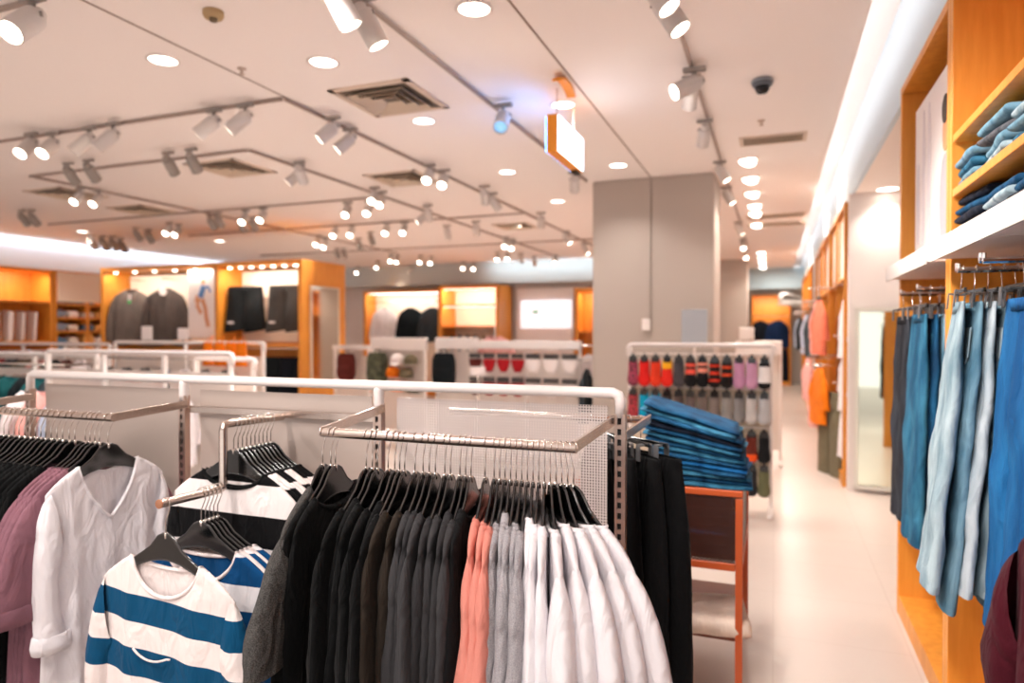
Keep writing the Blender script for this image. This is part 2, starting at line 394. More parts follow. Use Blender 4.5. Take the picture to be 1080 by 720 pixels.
# hanger
def hanger_meshes():
    top = [(0, -.088), (.012, -.089), (.03, -.097), (.06, -.130), (.10, -.155), (.15, -.184), (.166, -.194), (.173, -.200)]
    bot = [(.174, -.204), (.169, -.208), (.15, -.203), (.10, -.182), (.06, -.168), (.03, -.162), (0, -.160)]
    poly = top+bot; poly = poly+[(-x, z) for x, z in reversed(poly) if x > 0]
    m = MB().prism(poly, .006)
    e = [(x, 0, z) for x, z in poly]
    me = m.mesh('hanger_body', BLACKPL); autosmooth(me, 35)
    rim = MB().tube(e, .0038, 6, closed=True).mesh('hanger_rim', mat('hanger_rim_gloss', (34, 34, 36), .12, spec=1.0), True)
    pts = [(0, 0, -.092), (0, 0, -.05), (.006, 0, -.038), (.0155, 0, -.016)]
    pts += [(.0152*math.cos(a), 0, .0152*math.sin(a)) for a in [math.radians(q) for q in range(-25, 200, 20)]]
    hk = MB().tube(pts, .0018, 6).tube([(0, 0, -.1), (0, 0, -.084)], .005, 8)
    return me, hk.mesh('hanger_hook', CHROME, True), rim
HANG = hanger_meshes()
def hanger(label, loc, rz, group, tilt=0.0):
    o = obj('clothes_hanger', HANG[0], None, loc); o.rotation_euler = (0, tilt, rz); tag(o, label, 'hanger', group)
    obj('hook', HANG[1], o); obj('rim', HANG[2], o); return o

# ------------------------------------------------------------------ foreground rack
RY = 1.93; RX = (-2.89, -2.05, -1.21, -.41)
rack = empty('clothes_rack', (-1.65, RY, 0), 0, 'long silver and white clothes rack with a white tube rail carrying the front tops', 'clothes rack')
def W(p): return (p[0]+1.65, p[1]-RY, p[2])
POSTM = mat('post_warm_steel', (196, 172, 160), .3, .9)
zr = 1.325
mb = MB(); pts = [W((RX[0], RY, zr-.07)), W((RX[0], RY, zr-.02)), W((RX[0]+.006, RY, zr-.006)), W((RX[0]+.02, RY, zr)), W((RX[3]-.02, RY, zr)), W((RX[3]-.006, RY, zr-.006)), W((RX[3], RY, zr-.02)), W((RX[3], RY, zr-.07))]
mb.tube(pts, .0158, 16); mb.build('top_rail', RAIL_WHITE, rack, True)
for i, x in enumerate(RX):
    if i in (1, 2):
        MB().lathe([(.0, .012), (.0145, .012), (.0175, .0), (.0175, -.04), (.016, -.06), (0, -.06)], 16, o=W((x, RY, zr-.018))).build('rail_joint', RAIL_WHITE, rack, True)
    zt_ = zr-.06
    pm = MB(); pm.box(W((x-.0105, RY, zt_/2)), (.008, .026, zt_)); pm.box(W((x+.0105, RY, zt_/2)), (.011, .026, zt_)); pm.box(W((x, RY+.006, zt_/2)), (.02, .012, zt_))
    z = .12
    while z < zt_-.02: pm.box(W((x-.001, RY-.008, z)), (.014, .008, .012)); z += .03
    p_ = pm.build('post', POSTM, rack)
    sl = MB(); sl.box(W((x-.001, RY-.003, zt_/2)), (.013, .004, zt_-.02)); sl.build('slot_backing', DARK, p_)
    MB().box(W((x, RY, .02)), (.05, .7, .04), bev=.006).build('foot', POSTM, rack)
PERF = holes('perforated_white', (208, 196, 192), .0085, .0026, rough=.35)
SATIN = mat('satin_panel', (184, 168, 159), .3, .25)
for i in range(3):
    x0, x1 = RX[i]+.05, RX[i+1]-.045
    if i == 1: x0 += .0
    pan = MB().box((0, 0, 0), (x1-x0, .003, 1.0)).build('back_panel', (SATIN, SATIN, PERF)[i], rack, loc=W(((x0+x1)/2, RY+.03, .785)))
    if i == 1: MB().box(W(((x0+x1)/2, RY+.008, 1.214)), (x1-x0+.06, .012, .026), bev=.002).build('cross_bar', STEEL, rack)
def rod(x0, x1, y, z, xa):
    rd = MB().tube([W((x0, y, z)), W((x1, y, z))], .0128, 14).build('hang_rod', STEEL, rack, True)
    autosmooth(rd.data, 40)
    for xe, xp in xa:
        a = MB(); p, q = Vector(W((xe, y, z+.002))), Vector(W((xp, RY, z+.018))); d = (q-p); L_ = d.length
        M = Matrix.Rotation(math.atan2(d.y, d.x), 3, 'Z') @ Matrix.Rotation(-math.asin(d.z/L_), 3, 'Y')
        a.box((p+q)/2, (L_, .008, .028), M=M, bev=.001); a.build('rod_arm', STEEL, rd)
ROD_R = (1.52, 1.232); ROD_L = (1.633, 1.215)
rod(-1.13, -.425, ROD_R[0], ROD_R[1], ((-.43, -.425), (-1.125, -1.195)))
rod(-2.84, -2.04, ROD_L[0], ROD_L[1], ((-2.045, -2.035), (-2.835, -2.87)))
# stepped display arm in the middle bay
wf = MB(); WX = -1.60
st = [W((WX, RY, 1.205)), W((WX, 1.675, 1.212)), W((WX, 1.66, 1.208)), W((WX, 1.656, 1.195)), W((WX, 1.656, 1.03)), W((WX, 1.652, 1.017)), W((WX, 1.64, 1.013)), W((WX, 1.42, 1.02))]
wf.tube(st, .0128, 14); w_ = wf.build('stepped_arm', STEEL, rack, True); autosmooth(w_.data, 50)
MB().lathe([(0, .0), (.0132, .0), (.0132, .004), (0, .005)], 14, Matrix.Rotation(PI/2, 3, 'X'), W((WX, 1.42, 1.02))).build('end_cap', mat('copper_cap', (196, 140, 110), .3, .8), w_)
# back-side rod carrying the black trousers
rdb = MB().tube([W((-1.15, 2.33, 1.2)), W((-.40, 2.33, 1.2))], .0128, 12).build('hang_rod', STEEL, rack, True)
MB().box(W((-.395, 2.13, 1.205)), (.008, .42, .028), bev=.001).build('rod_arm', STEEL, rdb)

# ------------------------------------------------------------------ tops on the rack
shirt_meshes('packed', seed=3, sd=.019, th=.016, fold=.009, so=.07, nw=.125, nf=.04, SN=16, ST=24)
shirt_meshes('packed2', seed=9, sl=.53, L=.74, sd=.017, th=.016, fold=.010, so=.06, sw=.205, nw=.112, nf=.04, SN=16, ST=24)
shirt_meshes('packed3', seed=19, sl=.47, L=.70, sd=.021, th=.018, fold=.010, so=.05, sw=.21, cw=.055, nw=.135, nf=.04, SN=16, ST=24)
shirt_meshes('long', seed=31, sd=.019, th=.018, fold=.009, so=.07, nw=.12, nf=.04, L=.98, sl=.56)
shirt_meshes('shortsl', seed=5, sl=.28, so=.14, cw=.085, sd=.035, L=.66, bw=.25, th=.016)
shirt_meshes('white_last', seed=12, nw=.12, nf=.04, SN=16, ST=22, sl=.40, so=.14, cw=.085, sd=.03, L=.78, bw=.27, th=.022, fold=.006, sw=.215)
shirt_meshes('mauve', seed=4, sw=.215, sl=.36, so=.13, cw=.066, sd=.024, L=.92, nw=.12, nf=.07, bw=.26)
shirt_meshes('vneck', seed=6, sw=.205, bw=.225, L=.92, nw=.105, nf=.185, nb=.035, v=.5, sl=.47, so=.035, cw=.05, sd=.032, th=.02, fold=.009, NX=40, NZ=34, SN=20, ST=22)
shirt_meshes('striped', seed=8, sw=.258, bw=.28, L=.78, nw=.135, nf=.105, nb=.03, sl=.40, so=.065, cw=.052, sd=.03, th=.022, fold=.008, ff=1.2, NX=40, NZ=34, SN=20, ST=20)
shirt_meshes('bandtop', seed=10, sw=.255, bw=.265, L=.74, nw=.125, nf=.05, nb=.02, sl=.5, so=.06, cw=.05, sd=.016, th=.012, fold=.003, ff=1.0, NX=34, NZ=26)

BLACK = fabric('black_cotton', (11, 12, 13)); BLACK2 = fabric('soft_black_cotton', (20, 21, 23)); BROWN = fabric('dark_brown_cotton', (46, 39, 33))
CHAR = fabric('charcoal_cotton', (50, 49, 51)); CHAR2 = fabric('slate_cotton', (60, 59, 61)); CORAL = fabric('coral_cotton', (222, 142, 128), .07)
GREY = heather('grey_marl', (180, 176, 180), (150, 148, 152)); HEATH = heather('dark_marl', (92, 90, 88), (48, 47, 46)); WHITEC = fabric('white_cotton', (240, 236, 240), .03)
MAUVE = fabric('mauve_cotton', (140, 98, 110), .1); PINKW = fabric('rose_white_cotton', (240, 226, 224), .03)
hooks = [343.7, 347, 350.5, 386, 392.5, 397, 409, 416, 421, 425, 437.5, 446, 452.5, 459, 469, 475, 485, 491, 496, 511.5, 524, 530, 535, 543.7, 550, 556, 561.5, 567, 574.5, 580, 586, 592, 597.5, 602.5, 607.5]
kinds = ['heather', 'black', 'black', 'black', 'black', 'black', 'black', 'black', 'black', 'brown', 'brown', 'char', 'char', 'char', 'char', 'char', 'char', 'char', 'dark', 'coral', 'coral', 'coral', 'grey', 'grey', 'grey', 'grey', 'grey', 'white', 'white', 'white', 'white', 'white', 'white', 'white', 'white']
WORD = {'heather': 'dark marl grey tee', 'black': 'black top', 'brown': 'dark brown top', 'char': 'charcoal grey top', 'dark': 'slate black top', 'coral': 'coral pink top', 'grey': 'light grey marl top', 'white': 'white top'}
KM = {'heather': HEATH, 'black': BLACK, 'brown': BROWN, 'char': CHAR, 'dark': BLACK2, 'coral': CORAL, 'grey': GREY, 'white': WHITEC}
tot = {k: kinds.count(k) for k in kinds}; cnt = {}
rj = random.Random(2)
# spread the hooks along the rod so that neighbouring tops hang side by side
hx = [XofY(p, ROD_R[0]) for p in hooks]
for i in range(1, len(hx)):
    if hx[i]-hx[i-1] < .0145: hx[i] = hx[i-1]+.0145
over = hx[-1]-(-.432)
if over > 0:
    for i in range(len(hx)-1, -1, -1):
        hx[i] = min(hx[i], -.432-.0142*(len(hx)-1-i))
for i, (x, k) in enumerate(zip(hx, kinds)):
    cnt[k] = cnt.get(k, 0)+1; o_ = ORD[cnt[k]-1]
    t = i/(len(hx)-1); phi = math.radians(6+11*t+(34*max(0, (t-.84)/.16)**1.2))
    rz = PI/2+phi+rj.uniform(-.012, .012)
    loc = (x, ROD_R[0], ROD_R[1])
    if i == 0: rz += .05; loc = (x-.012, ROD_R[0], ROD_R[1])
    which = 'only' if tot[k] == 1 else o_
    lab = f"{which} {WORD[k]} from the left, front rack, rod beside the aisle" if tot[k] > 1 else f"{WORD[k]} at the far end of the front rack's aisle-side rod"
    kk = {'heather': 'shortsl'}.get(k, ('packed', 'packed2', 'packed3')[rj.randrange(3)])
    if k == 'white': kk = 'white_last' if i >= len(hx)-5 else 'packed2'
    m = KM[k]
    if k == 'char' and cnt[k] % 2: m = CHAR2
    nm = {'heather': 't_shirt'}.get(k, 'long_sleeved_shirt')
    dz = rj.uniform(-.002, .002); sx_ = rj.uniform(-.022, .018) if 2 < i < len(hx)-1 else 0
    shirt(nm, lab, 'top', 'tops on the right-hand rod of the front rack', kk, m, (loc[0]+sx_*math.cos(rz), loc[1]+sx_*math.sin(rz), loc[2]+dz+sx_*.35), rz)
    hanger(f"black hanger of the {(which+' ') if tot[k] > 1 else ''}{WORD[k]}{' from the left' if tot[k] > 1 else ''}, aisle-side rod", loc, rz, 'black hangers on the right-hand rod')
# left bay
lhook = [3, 8, 14, 19, 25, 31, 36.5, 42, 47, 53, 59, 65, 72, 78, 89, 94, 99, 104, 110]
lk = ['black']*14+['mauve']*4+['white']
lx = [XofY(p, ROD_L[0]) for p in lhook]; lx[-1] += .014
for i, (x, k) in enumerate(zip(lx, lk)):
    n = i if k == 'black' else i-14
    loc = (x, ROD_L[0], ROD_L[1]); rz = PI/2+math.radians(-3+rj.uniform(-1, 1))
    if k == 'white':
        shirt('long_sleeved_shirt', 'white v-neck top with rolled cuffs at the right end of the left rod', 'top', 'tops on the left-hand rod of the front rack', 'vneck', WHITEC, loc, rz, cuffs=WHITEC)
        hl = 'black hanger inside the white v-neck top on the left-hand rod'
    elif k == 'mauve':
        shirt('t_shirt', f'{ORD[n]} mauve tee with folded cuffs from the left, behind the white v-neck top', 'top', 'tops on the left-hand rod of the front rack', 'mauve', MAUVE, loc, rz, cuffs=MAUVE)
        hl = f'black hanger holding the {ORD[n]} mauve tee from the left'
    else:
        shirt('long_sleeved_shirt', f'{ORD[n]} black top from the left on the left-hand rod beside mauve tees', 'top', 'tops on the left-hand rod of the front rack', 'long', BLACK, loc, rz)
        hl = f'black hanger holding the {ORD[n]} black top from the left on the left-hand rod'
    hanger(hl, loc, rz, 'black hangers on the left-hand rod')
# stepped arm, upper level: black and white banded tops
BANDS = [(-.215, -.09), (-.40, -.31), (-.58, -.50)]
bw1 = banded('black_white_band', [(-.188, 0), (-.385, -.285), (-.62, -.52)], (240, 230, 228), (9, 9, 11))
bw2 = banded('white_black_band', [(-.30, -.20), (-.50, -.41)], (240, 230, 228), (9, 9, 11))
ys = [1.70+.019*i for i in range(10)]
for i in range(9, -1, -1):
    m = bw1 if i in (0, 3, 4, 7, 8, 9) else bw2
    o_ = ORD[i]
    nm = 'white top with a black yoke and chest band' if m is bw1 else 'white top with black bands, pale shoulders'
    lab = f'{nm}, {o_} from the front, upper step'
    shirt('striped_shirt', lab, 'top', 'black and white tops on the stepped arm', 'bandtop', m, (WX, ys[i], 1.212), math.radians(rj.uniform(-1.5, 1.5)), cm=BLACK)
    hanger(f'black hanger, {o_} from the front on the upper step of the arm', (WX, ys[i], 1.212), 0, 'black hangers on the stepped arm')
# lower level: blue and white striped tops
bl1 = banded('blue_white_stripe', [(-.352, -.275), (-.505, -.425), (-.655, -.575)], (238, 226, 223), (4, 72, 110), .045)
bl2 = banded('blue_white_stripe_deep', [(-.255, -.175), (-.41, -.33), (-.56, -.49)], (236, 232, 234), (6, 68, 118), 0)
yl = [1.44, 1.568, 1.584, 1.600, 1.616, 1.632]
for i in range(6):
    lab = 'blue and white striped top with a pocket, frontmost on the stepped arm' if i == 0 else f'blue and white striped top, {ORD[i-1]} behind the one with a pocket'
    rz = math.radians(-2 if i == 0 else 3+rj.uniform(-2, 2)); z = 1.018
    o = shirt('striped_shirt', lab, 'top', 'blue striped tops on the stepped arm', 'striped', bl1 if i == 0 else (bl2 if i % 2 else bl1), (WX, yl[i], z), rz, cm=PINKW)
    if i == 0:
        pk = MB(); pp = [(-.10+.012*q, -.031+.0*q, -.418-.022*math.sin(PI*(q/12))**.8-(.006 if q == 12 else 0)) for q in range(13)]
        # pocket edging follows the front of the cloth
        pk.tube([(x-.0, -.0285-.003*math.sin(PI*q/12), z_) for q, (x, y_, z_) in enumerate(pp)], .0032, 6)
        pk.build('pocket_trim', PINKW, o, True)
    hanger('black hanger in the frontmost blue striped top' if i == 0 else f'black hanger in the {ORD[i-1]} blue striped top behind the frontmost one', (WX, yl[i], z), rz, 'black hangers on the stepped arm')

# ------------------------------------------------------------------ trousers and jeans
TRM = {}
def x_f(cx, hw, cs): return cx+hw*cs
def trouser_meshes(key, w=.19, L=1.0, lw=.105, hem=.085, d=.02, seed=1, fold=.008, z0=-.11, NR=16, NZ=22, splay=.0):
    rnd = random.Random(seed); s0 = rnd.random()*60; out = {}; m = MB()
    for sg in (-1, 1):
        def fn(a, t):
            k = min(1, t/.27)
            cx = w*.5+splay*t+(.01*k); hw = (w*.52)*(1-k)+k*(lw+(hem-lw)*max(0, (t-.27)/.73))*.98
            hw = max(hw, .03); q = 2*PI*a
            n = mnoise.noise(Vector((math.cos(q)*1.1+s0+sg*3, math.sin(q)*1.1, t*4.5))); n2 = mnoise.noise(Vector((math.cos(q)*2.4+s0+sg, math.sin(q)*2.4, t*9)))
            dd = d*(.55+.75*min(1, t*4))
            sn, cs = math.sin(q), math.cos(q)
            cr = abs(mnoise.noise(Vector((sg*x_f(cx, hw, cs)*9+s0, t*5.5, s0))))**.7; x = sg*(cx+hw*cs*(1+.025*n)); y = dd*(abs(sn)**.8)*(1 if sn > 0 else -1)*(1+.35*n)+fold*(.25*n+.3*n2+1.2*cr-.4)*min(1, t*3)
            return (x, y, z0-L*t)
        m.grid(fn, NR, NZ, wrap=True)
    out['body'] = m.mesh('trouser_body', None, True)
    wb = MB(); N = 28; vs = []
    for dz, e in ((.0, 0), (.0, .0022), (-.036, .0024), (-.036, 0)):
        vs += [((w*1.015+e)*math.cos(2*PI*k/N), (d*.62+e)*math.sin(2*PI*k/N), z0+.004+dz) for k in range(N)]
    wb.add(vs, [(r*N+k, r*N+(k+1) % N, (r+1)*N+(k+1) % N, (r+1)*N+k) for r in range(3) for k in range(N)])
    out['waistband'] = wb.mesh('trouser_waistband', None, True)
    for pi_, x in enumerate((-w*.52, w*.52)):
        pk = MB()
        for y in (-1,):
            vs = [(x+px, y*(d*1.02+.012), z0-pz) for px, pz in ((-.05, .075), (.05, .075), (.05, .17), (0, .195), (-.05, .17))]
            vs2 = [(a, b-y*.004, c) for a, b, c in vs]
            pk.add(vs+vs2, [(0, 1, 2, 3, 4), (9, 8, 7, 6, 5)]+[(i, 5+i, 5+(i+1) % 5, (i+1) % 5) for i in range(5)])
        out['pocket%d' % pi_] = pk.mesh('trouser_pocket', None)
    for hi_, sg in enumerate((-1, 1)):
        N = 16; hm = MB()
        vs = []
        for zz, e in ((.0, 1.06), (.022, 1.06)):
            vs += [(sg*(w*.5+splay+.01)+hem*.98*e*math.cos(2*PI*k/N), d*1.25*e*math.sin(2*PI*k/N), z0-L+zz) for k in range(N)]
        hm.add(vs, [(k, (k+1) % N, N+(k+1) % N, N+k) for k in range(N)])
        out['hem%d' % hi_] = hm.mesh('trouser_hem', None, True)
    TRM[key] = out
trouser_meshes('black', seed=3, L=1.02, hem=.115, lw=.115, d=.026, splay=.03, fold=.012)
trouser_meshes('jean', w=.11, lw=.088, seed=5, L=.955, hem=.08, d=.017, fold=.011)
trouser_meshes('jean2', w=.115, lw=.092, seed=8, L=.905, hem=.10, d=.017, fold=.013, splay=.02)
trouser_meshes('jean3', w=.11, lw=.09, seed=18, L=.97, hem=.09, d=.016, fold=.012, splay=.01)
def clip_hanger():
    m = MB().box((0, 0, -.07), (.26, .008, .014), bev=.002).mesh('clip_hanger_bar', BLACKPL)
    k = MB(); [k.box((0, y, -.1), (.024, .004, .05), bev=.001) for y in (-.0235, .0235)]; k.box((0, 0, -.073), (.02, .05, .006))
    pts = [(0, 0, -.066), (0, 0, -.042), (.0155, 0, -.012)]+[(.0152*math.cos(a), 0, .0152*math.sin(a)) for a in [math.radians(q) for q in range(-25, 200, 22)]]
    return m, k.mesh('clip_hanger_clips', mat('clip_grey', (92, 92, 94), .35)), MB().tube(pts, .0018, 6).mesh('clip_hanger_hook', CHROME, True)
CLIP = clip_hanger()
def trousers(name, label, cat, group, key, m, loc, rz, tilt=0.0, wm=None, hlab=None, hgroup=None, hang=True):
    P = TRM[key]; o = obj(name, with_mat(P['body'], m), None, loc); o.rotation_euler = (0, 0, rz)
    if tilt: o.rotation_euler = (Matrix.Rotation(tilt, 3, 'Y') @ Matrix.Rotation(rz, 3, 'Z')).to_euler()
    tag(o, label, cat, group)
    for k in ('waistband', 'pocket0', 'pocket1', 'hem0', 'hem1'): obj(k.rstrip('01'), with_mat(P[k], wm or m), o)
    if hang:
        h = obj('clip_hanger', CLIP[0], None, loc); h.rotation_euler = o.rotation_euler; tag(h, hlab, 'hanger', hgroup); obj('clip', CLIP[1], h, (-.10, 0, 0)); obj('clip', CLIP[1], h, (.10, 0, 0)); obj('hook', CLIP[2], h)
    return o
BLACKT = fabric('black_twill', (9, 9, 11), .1)
tx = [-.60, -.555, -.51, -.465, -.425]
for i, x in enumerate(tx):
    rz = PI/2+math.radians(8+i*11)
    trousers('trousers', f'black trousers, {ORD[4-i]} from the aisle on the rear rod of the front rack', 'trousers', 'black trousers behind the front rack', 'black', BLACKT, (x, 2.33, 1.2), rz,
             hlab=f'clip hanger with metal hook holding the {ORD[4-i]} black trousers from the aisle', hgroup='clip hangers with black trousers')
# jeans on the wall units: rods first
def faceout(y, z, x0, unit, x1=1.19):
    r = MB().tube([(-(x0-x1)*0, 0, 0), (x1-x0, 0, 0)], .009, 10)
    r.tube([(.004, 0, .0), (.004, 0, .022)], .006, 8); r.box((x1-x0-.006, 0, 0), (.006, .05, .07))
    o = r.build('hang_arm', CHROME, unit); w = unit.matrix_world.inverted() if False else None
    u = Vector(unit.location); d = Vector((x0, y, z))-u
    o.location = (-(d.y), d.x, d.z); o.rotation_euler = (0, 0, PI/2)
    return o
JB = {'black': denim('denim_black', (28, 30, 36), (54, 58, 66)), 'grey': denim('denim_grey', (58, 60, 66), (90, 92, 98)), 'teal': denim('denim_teal', (22, 70, 98), (52, 110, 138)), 'pale': denim('denim_pale', (146, 164, 174), (192, 202, 208)), 'light': denim('denim_light', (108, 134, 146), (164, 182, 190)),
      'mid': denim('denim_mid', (76, 116, 138), (120, 156, 174)), 'blue': denim('denim_blue', (8, 72, 124), (30, 104, 160)), 'deep': denim('denim_deep', (6, 46, 76), (20, 76, 112)), 'ink': denim('denim_ink', (10, 14, 24), (24, 34, 52))}
JN = {'black': 'black denim', 'grey': 'dark grey denim', 'teal': 'teal blue denim', 'pale': 'very pale blue denim', 'light': 'light blue denim', 'mid': 'faded mid blue denim', 'blue': 'bright blue denim', 'deep': 'deep blue denim', 'ink': 'ink black denim'}
groups = [(3.72, 1.68, .56, A, ['black', 'grey', 'black', 'grey', 'black'], .02, 'the farthest arm'), (3.32, 1.68, .56, A, ['teal', 'deep', 'mid', 'teal', 'pale', 'light'], .03, 'the second farthest arm'),
          (2.60, 1.70, .555, B, ['light', 'mid', 'pale', 'light', 'mid', 'pale', 'mid', 'light', 'mid', 'light', 'mid'], .085, 'the light blue arm'), (2.27, 1.70, .545, B, ['blue', 'deep', 'blue', 'mid', 'blue', 'deep', 'blue'], .03, 'the bright blue arm'), (1.95, 1.70, .56, B, ['blue', 'deep', 'blue', 'ink'], .0, 'the arm beside the burgundy top')]
for k_, (y, z, x0, unit, cols, tl, nm) in enumerate(groups):
    faceout(y, z, x0, unit)
    if y in (2.60, 2.27): faceout(y+.12, z+.012, x0+.02, unit)
    for i, k in enumerate(cols):
        x = x0+.015+i*.037+(.085 if k_ in (3, 4) else 0)
        trousers('jeans', f'{JN[k]} jeans, {ORD[i]} from the aisle on {nm}', 'jeans', 'jeans hanging on the wall units', 'jean2' if k in ('pale', 'light') else ('jean', 'jean3')[i % 2], JB[k], (x, y, z), PI/2+rj.uniform(-.12, .12), tilt=-(-tl)+rj.uniform(-.01, .01), wm=JB[k],
                 hlab=f'clip hanger, {ORD[i]} from the aisle on {nm}', hgroup='clip hangers with jeans')
# burgundy tops in the nearest unit
shirt_meshes('burg', seed=15, sl=.42, so=.10, cw=.06, sd=.04, L=.74, th=.03, fold=.01)
faceout(1.38, 1.30, .41, C_)
for i, (m, w) in enumerate(((fabric('burgundy_knit', (74, 16, 30)), 'burgundy top with loose sleeves'), (fabric('plum_knit', (58, 34, 54)), 'dark plum top'), (fabric('lilac_knit', (170, 150, 168)), 'pale lilac top'))):
    loc = (.475+.06*i, 1.38, 1.30)
    shirt('long_sleeved_shirt', f'{w} hanging in the wall unit nearest the camera', 'top', 'tops in the nearest wall unit', 'burg', m, loc, PI/2+math.radians(8))
    hanger(f'black hanger holding the {w.split(" with")[0]} in the nearest wall unit', loc, PI/2+math.radians(8), 'hangers in the nearest wall unit')
# ------------------------------------------------------------------ folded jeans
def folded_mesh(w=.40, d=.26, t=.026, seed=1, n=14):
    """a pair of jeans folded over: two thick layers that meet in a round fold at the front (-y)"""
    rnd = random.Random(seed); s0 = rnd.random()*40
    prof = []
    h = t/2
    prof += [(d/2, .001), (d/2, h*.82), (d/2-.01, h*.93)]
    prof += [(-d/2+.03, h*.93)] if False else []
    prof2 = []
    K = 9
    for q in range(K+1):            # outer skin: bottom back -> fold -> top back
        prof2.append((d/2-(d-.02)*q/K, .0))
    for q in range(1, 7):
        a = -PI/2-PI*q/7; prof2.append((-d/2+.02+.02*math.cos(a), h+h*math.sin(a)))
    for q in range(K+1): prof2.append((-d/2+.02+(d-.02)*q/K, t))
    prof2 += [(d/2+.004, t*.75), (d/2+.001, t*.56), (d/2-.03, t*.5), (d/2+.002, t*.44), (d/2+.006, t*.2)]
    N = len(prof2); m = MB()
    def fn(a, b):
        y, z = prof2[int(round(a*N)) % N]; x = (b-.5)*w
        e = (1-abs(2*b-1)**6)
        nn = mnoise.noise(Vector((x*7+s0, y*7, z*30)))
        return (x+.006*nn, y+.009*nn, h+(z-h)*(.72+.28*e)+.004*mnoise.noise(Vector((x*9+s0, y*9, 0))))
    m.grid(fn, N, n, wrap=True)
    vs = m.v; m.f.append(tuple(range(N))[::-1]); m.f.append(tuple(n*N+i for i in range(N)))
    return m.mesh('folded_jeans', None, True)
FOLD = [folded_mesh(seed=k) for k in range(3)]
FOLDS = [folded_mesh(.30, .26, .034, seed=10+k) for k in range(3)]
def fold(label, group, me, m, loc, rot, sc_=(1, 1, 1)):
    o = obj('folded_jeans', with_mat(me, m), None, loc); o.rotation_euler = rot; o.scale = sc_
    return tag(o, label, 'jeans', group)
# on the shelves of unit B (fold edges face the aisle, -x)
stacks = [('on the upper shelf', 2.036, [(2.88, ['mid', 'teal', 'mid']), (2.55, ['light', 'mid', 'grey', 'mid']), (2.22, ['teal', 'mid', 'light'])]),
          ('on the white ledge', 1.822, [(2.84, ['deep', 'ink', 'ink', 'deep', 'ink']), (2.50, ['teal', 'ink', 'light', 'deep']), (2.17, ['deep', 'ink', 'deep'])])]
FJ = {k: JB[k] for k in JB}
for nm, z0, piles in stacks:
    for pi_, (y, cols) in enumerate(piles):
        z = z0; pn = ('farthest pile', 'middle pile', 'nearest pile')[pi_]
        for i, k in enumerate(cols):
            fold(f'folded {JN[k]} jeans, {ORD[i]} from the bottom, {pn} {nm}', 'folded jeans in the wall unit', FOLDS[(i+pi_) % 3], FJ[k], (CX+.145+rj.uniform(-.012, .015), y+rj.uniform(-.015, .015), z), (0, 0, -PI/2+rj.uniform(-.12, .12)))
            z += .036
# ------------------------------------------------------------------ orange mesh table with the leaning stack
TB = mat('rust_orange_paint', (186, 82, 36), .4); TBM = holes('rust_orange_mesh', (58, 26, 17), .016, .0034, diamond=True)
TBY = holes('rust_orange_mesh_side', (58, 26, 17), .016, .0034, diamond=True, axis='Y')
t = empty('display_table', (-.46, 3.205, 0), 0, 'orange metal mesh bin table holding a tall pile of blue jeans', 'display table')
tw, td, th_ = .69, .67, .86
for sx in (-1, 1):
    for sy in (-1, 1): MB().box((sx*(tw/2-.014), sy*(td/2-.014), th_/2-.015), (.028, .028, th_-.03), bev=.002).build('leg', TB, t)
f = MB()
for sy in (-1, 1): f.box((0, sy*(td/2-.0125), th_-.012), (tw, .025, .024), bev=.002)
for sx in (-1, 1): f.box((sx*(tw/2-.0125), 0, th_-.012), (.025, td-.05, .024), bev=.002)
f.build('top_frame', TB, t)
f = MB()
for sy in (-1, 1): f.box((0, sy*(td/2-.0125), .55), (tw-.058, .02, .03), bev=.002)
for sx in (-1, 1): f.box((sx*(tw/2-.0125), 0, .55), (.02, td-.058, .03), bev=.002)
f.build('lower_frame', TB, t)
MB().box((0, -td/2+.01, .70), (tw-.06, .003, .27)).build('mesh_panel', TBM, t); MB().box((0, td/2-.01, .70), (tw-.06, .003, .27)).build('mesh_panel', TBM, t)
for sx in (-1, 1): MB().box((sx*(tw/2-.01), 0, .70), (.003, td-.06, .27)).build('mesh_panel', TBY, t)
MB().box((0, 0, .575), (tw-.06, td-.06, .012)).build('bin_floor', mat('rust_floor', (96, 44, 26), .5), t)
MB().box((0, 0, .25), (tw-.06, td-.06, .02), bev=.002).build('bottom_shelf', mat('rust_dark', (120, 62, 42), .5), t)
tag(MB().box((-.02, -.351, .80), (.03, .002, .05)).build('price_tag', CARD, t), 'small white paper tag')
tj = ['deep', 'teal', 'blue', 'deep', 'teal', 'deep', 'blue']+['teal', 'deep', 'teal', 'deep', 'blue', 'deep', 'teal', 'deep', 'teal', 'deep', 'ink', 'deep', 'teal', 'deep']
z = .584
for i, k in enumerate(tj[:7]):
    fold(f'folded {JN[k]} jeans, {ORD[i]} from the bottom inside the orange bin', 'jeans piled in the orange mesh table', FOLD[i % 3], JB[k], (-.37+rj.uniform(-.01, .01), 3.06+rj.uniform(-.01, .01), z), (0, 0, rj.uniform(-.05, .05)), (1, 1.3, 1.35)); z += .0385
for i, k in enumerate(tj[7:]):
    a = .021*(i+1)
    fold(f'folded {JN[k]} jeans, {ORD[i]} above the rim of the orange bin', 'jeans piled in the orange mesh table', FOLD[i % 3], JB[k], (-.285-.004*i+rj.uniform(-.008, .008), 3.06+rj.uniform(-.01, .01), z+.2*math.sin(a)), (0, a, rj.uniform(-.06, .06)), (1, 1.3, .82)); z += .0168
# white bag or rolled stock lying on the lower shelf of the bin
fold('pale folded garment on the lower shelf of the orange bin table', None, FOLD[1], fabric('cream_cotton', (226, 206, 190)), (-.30, 3.0, .262), (0, 0, .15), (1.0, 1.2, 2.6))['category'] = 'garment'

